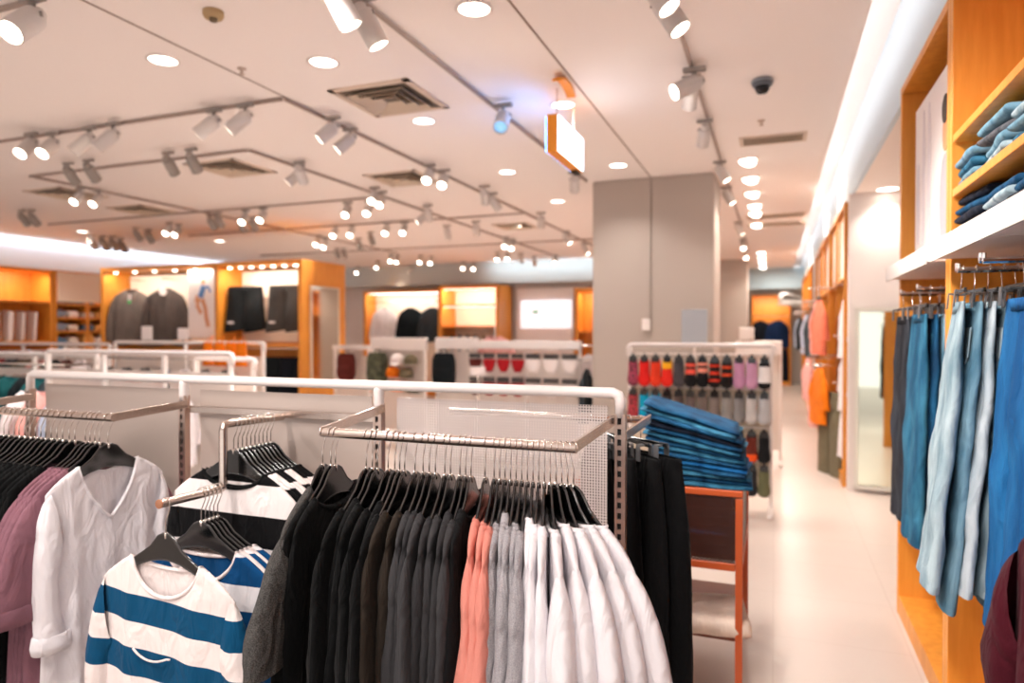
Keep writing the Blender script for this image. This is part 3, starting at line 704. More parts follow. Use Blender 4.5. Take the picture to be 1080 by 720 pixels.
# ------------------------------------------------------------------ sock stand
SOY = 6.08
def gondola(name, label, x0, x1, y, H, panel=None, header=.0, depth=.5, bays=1, cat='display stand', rail=True, base=True, hz=None):
    w = x1-x0; r = empty(name, (x0, y, 0), 0, label, cat)
    for i in range(bays+1):
        x = .015+(w-.03)*i/bays; MB().box((x, 0, H/2), (.03, .04, H-.04), bev=.003).build('post', WHITE_PAINT, r)
        MB().box((x, 0, .02), (.045, depth, .04), bev=.005).build('foot', WHITE_PAINT, r)
    if rail:
        MB().tube([(0, 0, H-.09), (0, 0, H-.022), (.012, 0, H-.005), (.03, 0, H), (w-.03, 0, H), (w-.012, 0, H-.005), (w, 0, H-.022), (w, 0, H-.09)], .02, 10).build('top_rail', RAIL_WHITE, r, True)
    if header: MB().box((w/2, 0, H-header/2+.01), (w, .10, header), bev=.006).build('header', WHITE_PAINT, r)
    if panel is not None:
        for i in range(bays): MB().box((w*(i+.5)/bays, .02, H*.5), (w/bays-.05, .006, H*.78)).build('back_panel', panel, r)
    return r
PAN = mat('panel_pale', (226, 214, 206), .5)
g = gondola('sock_stand', 'white stand with rows of coloured socks in front of the grey pillar', -1.22, -.01, SOY, 1.385, mat('sock_panel', (208, 194, 172), .6), bays=1)
for z in (1.31, 1.02, .70, .42): MB().tube([(.03, -.03, z), (1.18, -.03, z)], .008, 8).build('hook_bar', WHITE_PAINT, g)
for sx in (.02, 1.19): MB().box((sx, -.16, .03), (.03, .30, .03), bev=.004).build('foot_arm', WHITE_PAINT, g)
def sock_mesh():
    L_ = [( .032, 0.0), (.034, -.04), (.033, -.09), (.036, -.13), (.041, -.165), (.038, -.195), (.028, -.215), (.012, -.222)]
    m = MB(); vs = []; n = 12
    for w, z in L_:
        for k in range(n):
            q = 2*PI*k/n; vs.append((w*math.cos(q), .016*math.sin(q)*(w/.036), z-.045))
    m.add(vs, [(i*n+k, i*n+(k+1) % n, (i+1)*n+(k+1) % n, (i+1)*n+k) for i in range(len(L_)-1) for k in range(n)]+[tuple(range(n))[::-1], tuple((len(L_)-1)*n+k for k in range(n))])
    me = m.mesh('sock_pair', None, True)
    h = MB().box((0, 0, -.043), (.052, .036, .05), bev=.004); h.prism([(.012*math.cos(q*PI/6), -.012+.014*math.sin(q*PI/6)) for q in range(12)], .004)
    hd = h.mesh('sock_card', BLACKPL)
    return me, hd
SOCK, SCARD = sock_mesh()
def sk(nm, base, other=None, bands=()):
    return banded('sock_'+nm, bands, base, other) if other else fabric('sock_'+nm, base)
SROW = [[('black socks with pink dots', mat('sock_dots', (30, 28, 32), .8, 0, .5, 60, col2=(190, 70, 100))), ('bright red socks', sk('red', (226, 40, 36))), ('orange red socks', sk('redor', (232, 66, 40))), ('red socks with a yellow top', sk('yel', (224, 46, 36), (246, 178, 40), [(-.12, -.03)])), ('dark grey socks', sk('dg', (78, 74, 78))),
         ('black socks with red and white bands', sk('rw', (28, 26, 28), (236, 92, 76), [(-.10, -.075), (-.16, -.12)])), ('black socks with white and red bands', sk('rw2', (28, 26, 28), (240, 150, 130), [(-.09, -.065), (-.145, -.11)])), ('black socks with red slanting stripes', sk('sl', (30, 26, 26), (206, 60, 40), [(-.10, -.08), (-.16, -.135), (-.215, -.195)])), ('black socks with orange slanting stripes', sk('sl2', (32, 28, 28), (214, 78, 46), [(-.11, -.09), (-.17, -.15)])), ('mauve pink socks', sk('mv', (196, 142, 176))), ('lilac pink socks', sk('mv2', (204, 154, 186))), ('white socks with a black patch', sk('pg', (232, 228, 228), (26, 26, 28), [(-.28, -.215), (-.09, -.06)]))],
        [('red and black dotted socks', mat('sock_dots2', (34, 30, 32), .8, 0, .5, 60, col2=(206, 60, 70))), ('turquoise socks', sk('tq', (18, 158, 196))), ('teal turquoise socks', sk('tq2', (24, 168, 204))), ('dark brown grey socks', sk('b1', (66, 58, 56))), ('brown socks', sk('b2', (88, 74, 70))), ('taupe socks', sk('b3', (104, 90, 86))), ('grey brown socks', sk('b4', (112, 100, 94))), ('warm grey socks', sk('b5', (124, 112, 106))), ('mid grey socks', sk('b6', (142, 138, 134))), ('grey socks', sk('b7', (128, 126, 126))), ('light grey socks', sk('b8', (190, 186, 184))), ('silver grey socks', sk('b9', (176, 176, 178)))]]
R3 = [(9, 'grey green socks', sk('g1', (70, 74, 66))), (10, 'black socks with an orange foot', sk('of', (226, 84, 34), (96, 40, 30), [(-.2, -.03)])), (11, 'plain black socks', sk('bk', (24, 24, 26)))]
R4 = [(9, 'black socks with a red toe', sk('rt', (26, 24, 24), (170, 40, 36), [(-.28, -.22)])), (10, 'dark charcoal socks', sk('ch', (44, 42, 44))), (11, 'olive socks', sk('ol', (100, 100, 72)))]
rows = [(1.31, list(enumerate(SROW[0]))), (1.02, list(enumerate(SROW[1]))), (.70, [(a, (b, c)) for a, b, c in R3]), (.42, [(a, (b, c)) for a, b, c in R4])]
for ri, (z, items) in enumerate(rows):
    for i, (nm, m) in items:
        o = obj('sock_pair', with_mat(SOCK, m), None, (-1.22+.06+.0985*i, SOY-.10, z)); o.rotation_euler = (0, 0, rj.uniform(-.12, .12)); o.scale = (1.26, 1.3, 1.06)
        tag(o, f'{nm} in the {("top", "second", "third", "lowest")[ri]} row of the sock stand', 'socks', 'socks on the stand')
        obj('card_hook', SCARD, o)
        MB().tube([(0, .068, 0), (0, -.004, .0), (0, -.012, .006)], .003, 6).build('peg', CHROME, o)
# second white stand behind the sock stand, and the things on it
g2 = gondola('display_stand', 'white stand with thick header standing behind the sock stand', -.42, .08, 8.3, 1.39, PAN, header=.16, rail=False)
tag(MB().box((-.30, 8.3, 1.48), (.16, .12, .14), bev=.006).build('white_box', WHITE_PAINT), 'small white box standing on the header behind the sock stand', 'box')
# sign standing by the pillar and wall box on it
o = empty('sign_stand', (-.72, 6.75, 0), 0, 'pale blue grey sign panel on a pole in front of the pillar', 'sign')
MB().box((0, 0, 1.55), (.24, .02, .33), bev=.003).build('sign_panel', mat('sign_blue_grey', (178, 186, 196), .4), o); MB().tube([(0, .02, .02), (0, .02, 1.45)], .012, 8).build('pole', WHITE_PAINT, o); MB().lathe([(.14, 0), (.14, .012), (.03, .02), (0, .02)], 20).build('base', WHITE_PAINT, o)
o = MB().box((-1.245, 7.11, 1.575), (.085, .035, .12), bev=.005).build('wall_box', WHITE_PAINT); tag(o, 'small white call box on the grey pillar', 'box')
MB().box((-1.245, 7.09, 1.60), (.05, .004, .03)).build('cover_plate', CARD, o)
MB().tube([(-1.2, 7.118, 1.63), (-1.2, 7.118, 3.09)], .006, 6).build('cable_pipe', mat('pipe_grey', (150, 140, 132), .6), o)

# ------------------------------------------------------------------ garments for the background
shirt_meshes('bgjacket', sw=.24, bw=.27, L=.86, nw=.07, nf=.06, nb=.0, sl=.58, so=.10, cw=.06, th=.07, sd=.05, fold=.012, seed=21, NX=14, NZ=12, SN=10, ST=10)
shirt_meshes('bgtop', sw=.22, bw=.25, L=.74, nw=.08, nf=.05, sl=.35, so=.10, cw=.065, th=.05, sd=.04, fold=.010, seed=23, NX=12, NZ=10, SN=10, ST=8)
bj = {'greyj': fabric('jacket_grey', (112, 100, 94)), 'greyj2': fabric('jacket_taupe', (92, 82, 78)), 'navy': fabric('jacket_navy', (24, 46, 84)), 'ink': fabric('jacket_ink', (20, 26, 36)), 'blk': fabric('jacket_black', (24, 30, 34)), 'char': fabric('jacket_char', (54, 62, 68)), 'wht': fabric('jacket_white', (234, 226, 228)),
      'coral': fabric('bg_coral', (240, 128, 100)), 'orange': fabric('bg_orange', (244, 128, 24)), 'pink': fabric('bg_pink', (236, 172, 164)), 'camo': mat('bg_camo', (96, 100, 76), .9, 0, .6, 12, col2=(40, 44, 36)), 'red': fabric('bg_red', (176, 30, 38)), 'teal': fabric('bg_teal', (30, 96, 100)), 'lav': fabric('bg_lav', (196, 204, 226)), 'wine': fabric('bg_wine', (96, 40, 34)), 'cream': fabric('bg_cream', (238, 220, 190)), 'grn': fabric('bg_khaki', (120, 112, 90))}
def bg(name, label, cat, key, m, loc, rz=0, group=None, scale=1.0, trim=None):
    return shirt(name, label, cat, group, key, bj[m], loc, rz, cm=trim, scale=scale)
# end of the aisle
endc = cabinet('wall_cabinet', 'orange wall cabinet at the end of the aisle holding navy jackets', (-.62, 20.6, 0), 0, 1.05, 2.55, .55, th=.04, shelves=())
MB().tube([(.045, .2, 1.95), (1.005, .2, 1.95)], .012, 8).build('hang_rod', CHROME, endc)
for i, (x, k, l) in enumerate(((-.38, 'ink', 'dark ink jacket beside the navy one in the end cabinet'), (.08, 'navy', 'navy blue jacket in the end cabinet'))):
    bg('jacket', l, 'jacket', 'bgjacket', k, (x, 20.72, 1.95), .15, 'jackets in the end cabinet', 1.05)
trousers('trousers', 'dark trousers below the navy jacket in the end cabinet', 'trousers', None, 'black', bj['ink'], (.14, 20.72, 1.12), 0, hang=False)
o = empty('wall_ornament', (.50, 20.2, 2.32), .2, 'large white rounded shoe shaped ornament high on the end wall', 'ornament')
m = MB(); pr = [(-.42, .10), (-.40, .24), (-.25, .29), (-.12, .24), (.05, .16), (.25, .12), (.40, .06), (.43, -.02), (.40, -.07), (-.38, -.02)]
m.grid(lambda a, t: (lambda q: (pr[int(round(a*10)) % 10][0]*(1-.16*abs(2*t-1)**2.5), (t-.5)*.34, pr[int(round(a*10)) % 10][1]*(1-.35*abs(2*t-1)**2.5)))(0), 10, 8, wrap=True)
m.f.append(tuple(range(10))); m.f.append(tuple(80+i for i in range(10))[::-1])
m.build('shoe_body', WHITE_PAINT, o, True); MB().box((0, 0, -.08), (.84, .30, .07), M=Matrix.Rotation(.07, 3, 'Y'), bev=.02).build('shoe_sole', mat('sole_pale', (214, 206, 200), .6), o)
MB().tube([(0, .1, .1), (0, .95, .1)], .015, 8).build('bracket', WHITE_PAINT, o)
# clothes on the far right-hand fittings
fl = [(7.62, 1.98, 'wht', 'white tee with a print, upper one nearest the recess'), (7.62, 1.45, 'wht', 'white tee, middle one nearest the recess'), (7.66, .98, 'wht', 'white top, lowest one nearest the recess'),
      (8.25, 1.98, 'coral', 'coral top, upper one on the wall unit past the recess'), (8.6, 2.0, 'pink', 'pale pink top, upper one behind the coral one'), (8.1, 1.25, 'orange', 'bright orange top on the lower arm past the recess'), (8.6, 1.2, 'orange', 'orange top behind the bright orange one'), (9.0, 1.1, 'pink', 'pale pink top, lower one past the orange tops'),
      (9.7, 1.9, 'char', 'charcoal jacket on the second far wall unit'), (10.2, 1.9, 'blk', 'black jacket on the second far wall unit'), (10.9, 1.25, 'pink', 'pink top low on the second far wall unit'), (11.6, 1.9, 'lav', 'lavender shirt on the second far wall unit'),
      (14.2, 1.9, 'blk', 'black jacket on the last wall unit of the aisle'), (15.2, 1.9, 'lav', 'pale lavender shirt on the last wall unit of the aisle'), (16.4, 1.9, 'char', 'charcoal jacket on the last wall unit of the aisle')]
for i, (y, z, k, l) in enumerate(fl):
    u = far[0] if y < 9.3 else far[1] if y < 12.5 else far[2]
    faceout(y, z, .36 if k in ('coral', 'orange', 'pink', 'blk', 'lav', 'char') else .56, u, 1.1)
    rz_ = PI/2+.15 if k != 'wht' else -PI/2
    bg('shirt', l, 'top', 'bgtop', k, (.46 if k != 'wht' else .66, y, z), rz_, 'tops on the far wall units')
    hanger('black hanger of the '+l, (.46 if k != 'wht' else .66, y, z), rz_, 'hangers on the far wall units')
trousers('trousers', 'dark trousers under the bright orange top past the recess', 'trousers', None, 'black', bj['grn'], (.55, 7.9, .98), -PI/2+.4, hang=False)
for i, (y, h) in enumerate(((7.78, .52), (8.3, .52), (8.82, .52), (9.85, .5), (10.8, .5), (11.8, .5))):
    o = empty('poster_board', (.66, y, 2.04), -PI/2, f'pale framed panel above the far wall units, {ORD[i]} from the recess', 'poster', 'pale panels above the far wall units')
    MB().box((0, 0, .3), (.42, .02, .58), bev=.002).build('board', PALE, o); f = MB(); [f.box((x, -.002, .3), (.02, .03, .62)) for x in (-.22, .22)]; [f.box((0, -.002, zz), (.42, .03, .02)) for zz in (.0, .6)]; f.build('frame', ORANGE, o)

# ------------------------------------------------------------------ big double sided orange cabinet at the left
BX0, BX1, BY = -10.15, -6.21, 7.9
big = cabinet('display_cabinet', 'wide orange display cabinet with grey jackets, a runner poster and shorts', (BX0, BY, 0), 0, BX1-BX0, 2.53, 1.05, shelves=((1.36, 1.55, 2.36, .5), (1.30, 2.45, 3.86, .5)), dividers=(2.39,), th=.06, back=PALE)
for k, (x0, x1) in enumerate(((.07, 2.35), (2.44, 3.87))):
    MB().box(((x0+x1)/2, .50, 1.28), (x1-x0, .02, 2.3)).build('inner_back', PALE if k == 0 else PALE, big)
    MB().box(((x0+x1)/2, .485, .75), (x1-x0, .008, 1.2)).build('lower_back', ORANGE_D, big)
for i in range(12):
    x = (.2+i*.42) if i < 5 else (2.55+(i-5)*.2)
    l = MB().lathe([(0, -.002), (.028, -.002), (.03, .012), (.0, .012)], 12, o=(x, .12, 2.445)).build('added_puck', LENS_S, big)  # small glowing discs added to brighten the cabinet interior
bg('jacket', 'light taupe grey jacket with a white and green tag in the wide cabinet', 'jacket', 'bgjacket', 'greyj', (-9.73, 8.12, 2.34), .35, 'jackets in the wide cabinet', 1.22)
j = bg('jacket', 'darker taupe jacket with a pale collar patch in the wide cabinet', 'jacket', 'bgjacket', 'greyj2', (-9.0, 8.12, 2.34), .35, 'jackets in the wide cabinet', 1.22)
MB().lathe([(0, 0), (.05, 0), (.05, .006), (0, .008)], 14, Matrix.Rotation(PI/2, 3, 'X'), (0, -.055, -.17)).build('collar_patch', CARD, j)
o = MB().box((0, 0, 0), (.06, .004, .10), bev=.001).build('swing_tag', CARD, None, loc=(-9.62, 7.99, 2.05)); tag(o, 'white and green swing tag on the light taupe jacket', 'tag')
MB().box((0, -.001, -.07), (.06, .004, .05)).build('green_flash', mat('tag_green', (40, 190, 90), .5), o)
for x in (-9.73, -9.0): MB().tube([(x-BX0, .49, 2.34), (x-BX0, .16, 2.34)], .01, 8).build('hang_arm', CHROME, big)
# runner poster
o = empty('poster_board', (-8.13, 8.02, 1.40), 0, 'white poster of a runner in a blue top, standing on the cabinet shelf', 'poster')
MB().box((0, 0, .53), (.56, .02, 1.04), bev=.002).build('board', CARD, o)
p = MB(); SK = mat('print_skin', (214, 150, 110), .7)
def limb(pts, r): p.tube([(a, -.0115, b) for a, b in pts], r, 6, sy=.12)
limb([(-.06, .62), (-.10, .50), (-.02, .38)], .035); limb([(.0, .60), (.06, .46), (.08, .30), (.12, .18)], .035); limb([(-.10, .66), (-.14, .56)], .02); blob(p, .02, .86, .07, .09, -.0115); p.build('figure_print', SK, o)
p = MB(); limb([(-.04, .63), (.0, .72), (.03, .80)], .05); limb([(.04, .78), (.12, .78), (.16, .70)], .018); p.build('shirt_print', mat('print_blue', (96, 140, 196), .7), o)
# shorts pressed on the back panel
def shorts(label, x, m, rz):
    o = empty('shorts', (x, 8.14, 1.52), rz, label, 'shorts', 'shorts in the wide cabinet')
    for sg in (-1, 1):
        mb = MB()
        def fn(a, t):
            q = 2*PI*a; return (sg*(.13+.02*t+(.14+.035*t)*math.cos(q)), (.07+.05*t)*math.sin(q)+.012*math.sin(t*6+sg), .62-.62*t+.03*math.cos(q)*sg*t)
        mb.grid(fn, 14, 8, wrap=True); mb.build('leg', m, o, True)
    vs = []; N = 20; mb = MB()
    for z_ in (.60, .66): vs += [(.275*math.cos(2*PI*k/N), .085*math.sin(2*PI*k/N), z_) for k in range(N)]
    mb.add(vs, [(k, (k+1) % N, N+(k+1) % N, N+k) for k in range(N)]); mb.build('waistband', m, o, True)
    MB().box((-.17, -.125, .12), (.10, .004, .03)).build('hem_mark', CARD, o)
    MB().tube([(0, .35, .69), (0, -.05, .69)], .008, 8).build('hook', CHROME, o)
    return o
shorts('pair of black sports shorts hanging in the wide cabinet', -7.42, fabric('shorts_black', (30, 32, 34)), .25)
shorts('pair of grey black sports shorts next to the mirror end of the wide cabinet', -6.66, fabric('shorts_grey', (66, 62, 60)), .2)
for i, (x, k) in enumerate(((-8.6, 'ink'), (-8.2, 'blk'), (-7.9, 'char'), (-7.0, 'blk'), (-6.75, 'blk'), (-6.5, 'ink'))):
    trousers('trousers', f'dark trousers hanging low in the wide cabinet, {ORD[i]} from its left end', 'trousers', 'dark trousers in the wide cabinet', 'black', bj[k], (x, 8.1, 1.24 if x > -7.8 else 1.28), .3, hang=False)
# mirror on its end panel
r = empty('wall_mirror', (BX1+.004, 8.42, .75), PI/2, 'tall mirror on the orange end panel of the wide cabinet', 'mirror')
MB().box((0, -.012, .70), (.62, .02, 1.4), bev=.003).build('mirror_glass', mat('mirror_pale', (232, 228, 220), .05, 1.0), r)
f = MB(); [f.box((x, -.013, .70), (.03, .026, 1.43)) for x in (-.325, .325)]; [f.box((0, -.013, z_), (.62, .026, .02)) for z_ in (-.005, 1.405)]; f.build('mirror_frame', mat('mirror_frame_pale', (222, 208, 190), .4), r)

# ------------------------------------------------------------------ left wall shelving
lu = cabinet('wall_cabinet', 'orange wall unit at the left edge with white folders on a shelf', (-11.93, 6.6, 0), PI/2, 1.5, 2.6, .5, shelves=((2.02, .06, 1.44), (1.42, .06, 1.44), (1.05, .06, 1.44)), th=.05) if False else None
lu = cabinet('wall_cabinet', 'orange wall unit at the left edge with white folders on a shelf', (-11.4, 6.55, 0), PI/2, 1.45, 2.55, .5, shelves=((2.0, .06, 1.39), (1.34, .06, 1.39), (1.0, .06, 1.39)), th=.05)
lv = cabinet('wall_cabinet', 'shelf unit with a plain pale upper panel and small goods on orange shelves', (-11.4, 8.02, 0), PI/2, 1.75, 2.55, .5, shelves=((1.97, .06, 1.69), (1.73, .06, 1.69), (1.50, .06, 1.69), (1.12, .06, 1.69)), dividers=(.62,), th=.05)
MB().box((.875, -.005, 2.27), (1.64, .02, .5)).build('upper_panel', PALE, lv)
for i in range(5):
    o = MB().box((0, 0, .24), (.04 if i != 2 else .07, .22, .48), bev=.003).build('white_folder', CARD, None, loc=(-11.6, 7.0+.19*i, 1.36)); o.rotation_euler = (.10, 0, PI/2-.25+.05*i); tag(o, f'white upright folder on the left-edge wall unit, {ORD[i]} from the left', 'folder', 'white folders on the left-edge wall unit')
gm = [mat('goods_a', (226, 212, 200), .7), mat('goods_b', (140, 150, 168), .7), mat('goods_c', (90, 120, 150), .7), mat('goods_d', (238, 176, 96), .7), mat('goods_e', (100, 92, 90), .7), mat('goods_f', (240, 226, 220), .7)]
n = 0
for zi, z in enumerate((1.99, 1.75, 1.52, 1.14)):
    for i in range(7):
        y = 8.17+.22*i+(.07 if i > 1 else 0)
        h = (.10, .11, .12, .30)[zi]*rj.uniform(.8, 1.1); m = gm[rj.randrange(6)]
        o = obj('folded_garment', with_mat(FOLD[i % 3], m), None, (-11.55, y, z+.002)); o.rotation_euler = (0, 0, PI/2); o.scale = (.45, .9, h/.026)
        tag(o, f'folded cloth, {ORD[i]} from the left, {("top", "second", "third", "lowest")[zi]} shelf beside the wide cabinet', 'garment', 'folded goods on the left wall shelves')

# ------------------------------------------------------------------ middle distance racks
def rack2(label, x0, x1, y, H=1.34, bays=2): return gondola('clothes_rack', label, x0, x1, y, H, PAN, bays=bays, cat='clothes rack')
m1 = rack2('white clothes rack right behind the long front rack', -5.85, -3.82, 4.05, 1.335, 3)
m2 = rack2('white clothes rack with square signs and orange bags on it', -7.6, -5.30, 6.1, 1.375, 2)
m2b = gondola('clothes_rack', 'low white rack with a wire shelf behind the front rack', -4.7, -4.05, 4.55, 1.27, PAN, bays=1, cat='clothes rack')
for i, (px, py, w, h) in enumerate(((155, 355, .17, .165), (193, 356, .155, .14))):
    q = PY(px, py, 6.1); o = MB().box((0, 0, 0), (w, .006, h)).build('sign_card', CARD, None, loc=(q.x, 6.1, 1.375+h/2+.03)); tag(o, ('larger' if i == 0 else 'smaller')+' square white sign card standing on the rack rail', 'sign'); MB().box((0, 0, -h/2-.014), (.02, .012, .03)).build('clip', BLACKPL, o)
for i, (px, py) in enumerate(((217, 362), (229, 363), (241, 362), (252, 363))):
    q = PY(px, py, 5.95); o = empty('tote_bag', (q.x, 5.98, 1.12), .1*i, f'bright orange bag hanging from the rack with signs, {ORD[i]} from the left', 'bag', 'orange bags on the rack with signs')
    mb = MB(); mb.grid(lambda a, t: ((.06+.012*t)*math.cos(2*PI*a), (.02+.03*math.sin(PI*min(1, t*.9)))*math.sin(2*PI*a), .26-.26*t), 12, 8, wrap=True); mb.f.append(tuple(8*12+k for k in range(12))); mb.build('bag_body', bj['orange'], o, True)
    MB().tube([(-.03, 0, .25), (-.028, .03, .30), (0, .09, .335), (.028, .03, .30), (.03, 0, .25)], .005, 6).build('handle', bj['orange'], o)
def hang_row(n, x0, x1, y, z, kinds, lab, group, key='bgtop', rz=.2, scale=.85):
    for i in range(n):
        k = kinds[i % len(kinds)]; x = x0+(x1-x0)*(i+.5)/n
        bg('shirt', f'{lab}, {ORD[i]} from the left', 'top', key, k, (x, y, z), PI/2+rz+rj.uniform(-.2, .2), group, scale)
hang_row(9, -5.75, -3.9, 3.75, 1.14, ['wht', 'pink', 'lav', 'teal', 'wht', 'red', 'wht', 'char', 'wht'], 'top hanging on the rack behind the front rack', 'tops on the rack behind the front rack')
hang_row(7, -7.5, -5.4, 5.8, 1.2, ['char', 'ink', 'blk', 'navy', 'wht', 'char', 'blk'], 'dark or white top hanging on the rack with square signs', 'tops on the rack with square signs')
m1l = rack2('white clothes rack at the left edge with teal and black tops', -7.7, -5.95, 4.6, 1.28, 2)
hang_row(8, -7.6, -6.0, 4.3, 1.2, ['teal', 'blk', 'teal', 'blk', 'teal', 'blk', 'teal', 'char'], 'teal or dark top hanging on the rack at the left edge', 'tops on the rack at the left edge')
m1f = rack2('white rack far left in front of the wall shelves with mixed tops', -10.9, -8.3, 6.6, 1.33, 3)
hang_row(9, -10.8, -8.4, 6.35, 1.24, ['blk', 'wht', 'red', 'char', 'grn', 'pink', 'blk', 'wine', 'wht'], 'mixed top hanging on the rack in front of the wall shelves', 'tops on the rack in front of the wall shelves')
for r_, w_, y_, z_ in ((m1, 2.03, -.30, 1.14), (m2, 2.30, -.30, 1.2), (m1l, 1.75, -.30, 1.2), (m1f, 2.6, -.25, 1.24)):
    rd_ = MB().tube([(.03, y_, z_), (w_-.03, y_, z_)], .0125, 8).build('hang_rod', CHROME, r_, True)
    for x_ in (.03, w_-.03): MB().box((x_, y_/2, z_), (.008, abs(y_), .026)).build('rod_arm', CHROME, rd_)
MB().tube([(.07, .2, 1.26), (BX1-BX0-.07, .2, 1.26)], .012, 8).build('hang_rod', CHROME, big, True)
# racks in the middle: white headers with bags and underwear
ma = gondola('display_stand', 'white headed stand with a camouflage rucksack and orange goods', -5.25, -4.4, 8.2, 1.41, PAN, header=.17, rail=False)
mz = gondola('display_stand', 'small white stand with brown bags left of the rucksack stand', -5.95, -5.35, 8.3, 1.30, PAN, header=.06, rail=False)
mb_ = gondola('display_stand', 'white headed stand with a black bag beside the red underwear stand', -3.98, -3.42, 7.7, 1.42, PAN, header=.15, rail=False)
mc = gondola('display_stand', 'wide white stand with red and white underwear in front of the pillar', -3.41, -2.07, 7.6, 1.385, PAN, header=.10, rail=False, bays=2)
def rucksack(label, x, y, z, m, sc_=1.0):
    o = empty('rucksack', (x, y, z), .1, label, 'bag'); o.scale = (sc_,)*3
    mb = MB(); mb.grid(lambda a, t: (.15*(1-.25*(2*t-1)**4)*math.copysign(abs(math.cos(2*PI*a))**.7, math.cos(2*PI*a)), .08*(1-.3*(2*t-1)**4)*math.copysign(abs(math.sin(2*PI*a))**.7, math.sin(2*PI*a)), .42-.42*t), 18, 10, wrap=True)
    mb.f.append(tuple(range(18))); mb.f.append(tuple(180+k for k in range(18))[::-1]); mb.build('bag_body', m, o, True)
    mb = MB(); mb.grid(lambda a, t: (.11*math.cos(2*PI*a), -.08-.035*math.sin(PI*t)-.01*math.sin(2*PI*a), .24-.19*t), 14, 6, wrap=True); mb.build('front_pocket', m, o, True)
    MB().tube([(-.04, 0, .41), (-.035, .0, .46), (.035, 0, .46), (.04, 0, .41)], .009, 6).build('handle', m, o)
    MB().tube([(0, .1, .455), (0, -.01, .455)], .006, 6).build('peg', CHROME, o)
    return o
rucksack('camouflage rucksack hanging on the white headed stand', -5.05, 8.02, .80, bj['camo'])
rucksack('black rucksack hanging beside the red underwear', -3.78, 7.5, .82, bj['blk'])
rucksack('dark wine bag on the small stand left of the rucksack', -5.62, 8.12, .82, bj['wine'], .9)
for i, (x, z, m, nm) in enumerate(((-4.75, 1.10, CARD, 'white cap'), (-4.55, 1.10, bj['grn'], 'khaki cap'), (-4.82, .93, bj['orange'], 'orange cap'), (-4.62, .92, bj['grn'], 'olive cap'), (-4.78, .74, bj['orange'], 'amber cap'), (-4.55, .72, bj['camo'], 'camouflage cap'))):
    o = empty('cap', (x, 8.05, z), .3*i, f'{nm} on the stand beside the camouflage rucksack', 'cap', 'caps beside the camouflage rucksack')
    MB().lathe([(.095, -.02), (.10, .02), (.085, .07), (.04, .10), (0, .105)], 16).build('crown', m, o, True)
    vb = MB(); vb.grid(lambda a, t: ((.09+.0*t)*math.cos(PI*a+PI)*(1-.1*t), (-.09*math.sin(PI*a))-.09*t*math.sin(PI*a), -.015-.02*t), 12, 4); vb.build('brim', m, o, True)
    MB().tube([(0, .13, .09), (0, .0, .09)], .005, 6).build('peg', CHROME, o)
def briefs(label, x, z, m, y=7.44, w=.17):
    o = empty('underwear', (x, y, z), 0, label, 'underwear', 'underwear on the white stand')
    mb = MB(); mb.grid(lambda a, t: ((w*.5*(1-.55*t*t))*math.cos(2*PI*a), .03*math.sin(2*PI*a)*(1-.3*t), -.02-.15*t), 14, 6, wrap=True); mb.f.append(tuple(84+k for k in range(14))); mb.build('briefs_body', m, o, True)
    MB().box((0, -.012, .02), (w*.85, .035, .06), bev=.006).build('hanger_card', mat('card_dark', (60, 54, 52), .5), o)
    MB().tube([(0, .16, .055), (0, -.01, .055)], .004, 6).build('peg', CHROME, o)
for i in range(4): briefs(f'pair of {"red" if i else "dark red"} briefs, {ORD[i]} from the left in the upper row', -3.33+.18*i, 1.20, bj['red'] if i else bj['wine'])
for i in range(3): briefs(f'pair of white briefs, {ORD[i]} from the left in the upper row', -2.60+.22*i, 1.20, CARD, w=.2)
for i in range(4): briefs(f'pair of {"red" if i else "wine red"} briefs, {ORD[i]} from the left in the lower row', -3.33+.18*i, .92, bj['red'] if i else bj['wine'])
for i in range(3): briefs(f'pair of white briefs, {ORD[i]} from the left in the lower row', -2.60+.22*i, .92, CARD, w=.21)
o = MB().box((0, 0, 0), (.16, .006, .09)).build('sign_card', CARD, None, loc=(PY(504, 401, 6.4).x, 6.4, 1.10)); tag(o, 'blank white sign card in front of the red underwear', 'sign'); MB().tube([(0, .01, -1.09), (0, .01, .02)], .008, 6).build('pole', CHROME, o); MB().lathe([(.12, -1.1), (.12, -1.09), (0, -1.085)], 16).build('base', WHITE_PAINT, o)
bg('jacket', 'grey jacket hanging at the right end of the underwear stand', 'jacket', 'bgjacket', 'char', (-1.98, 7.5, 1.18), PI/2, None, .8); bg('shirt', 'cream knitted top at the right end of the underwear stand', 'top', 'bgtop', 'wht', (-2.0, 7.88, 1.34), .3, None, .8)
MB().tube([(1.33, 0, 1.18), (1.33, -.1, 1.18), (1.46, -.1, 1.18)], .009, 8).build('hang_arm', CHROME, mc); MB().tube([(1.33, 0, 1.34), (1.33, .28, 1.34), (1.44, .28, 1.34)], .009, 8).build('hang_arm', CHROME, mc)
px_ = PY(522, 350, 7.8).x+3.41; MB().tube([(px_, 0, 1.3), (px_, .2, 1.34), (px_, .2, 1.56), (px_, .17, 1.57)], .009, 8).build('hang_arm', CHROME, mc)
bg('shirt', 'pale pink top standing above the underwear stand', 'top', 'bgtop', 'pink', (PY(522, 350, 7.8).x, 7.8, 1.57), .2, None, .9)
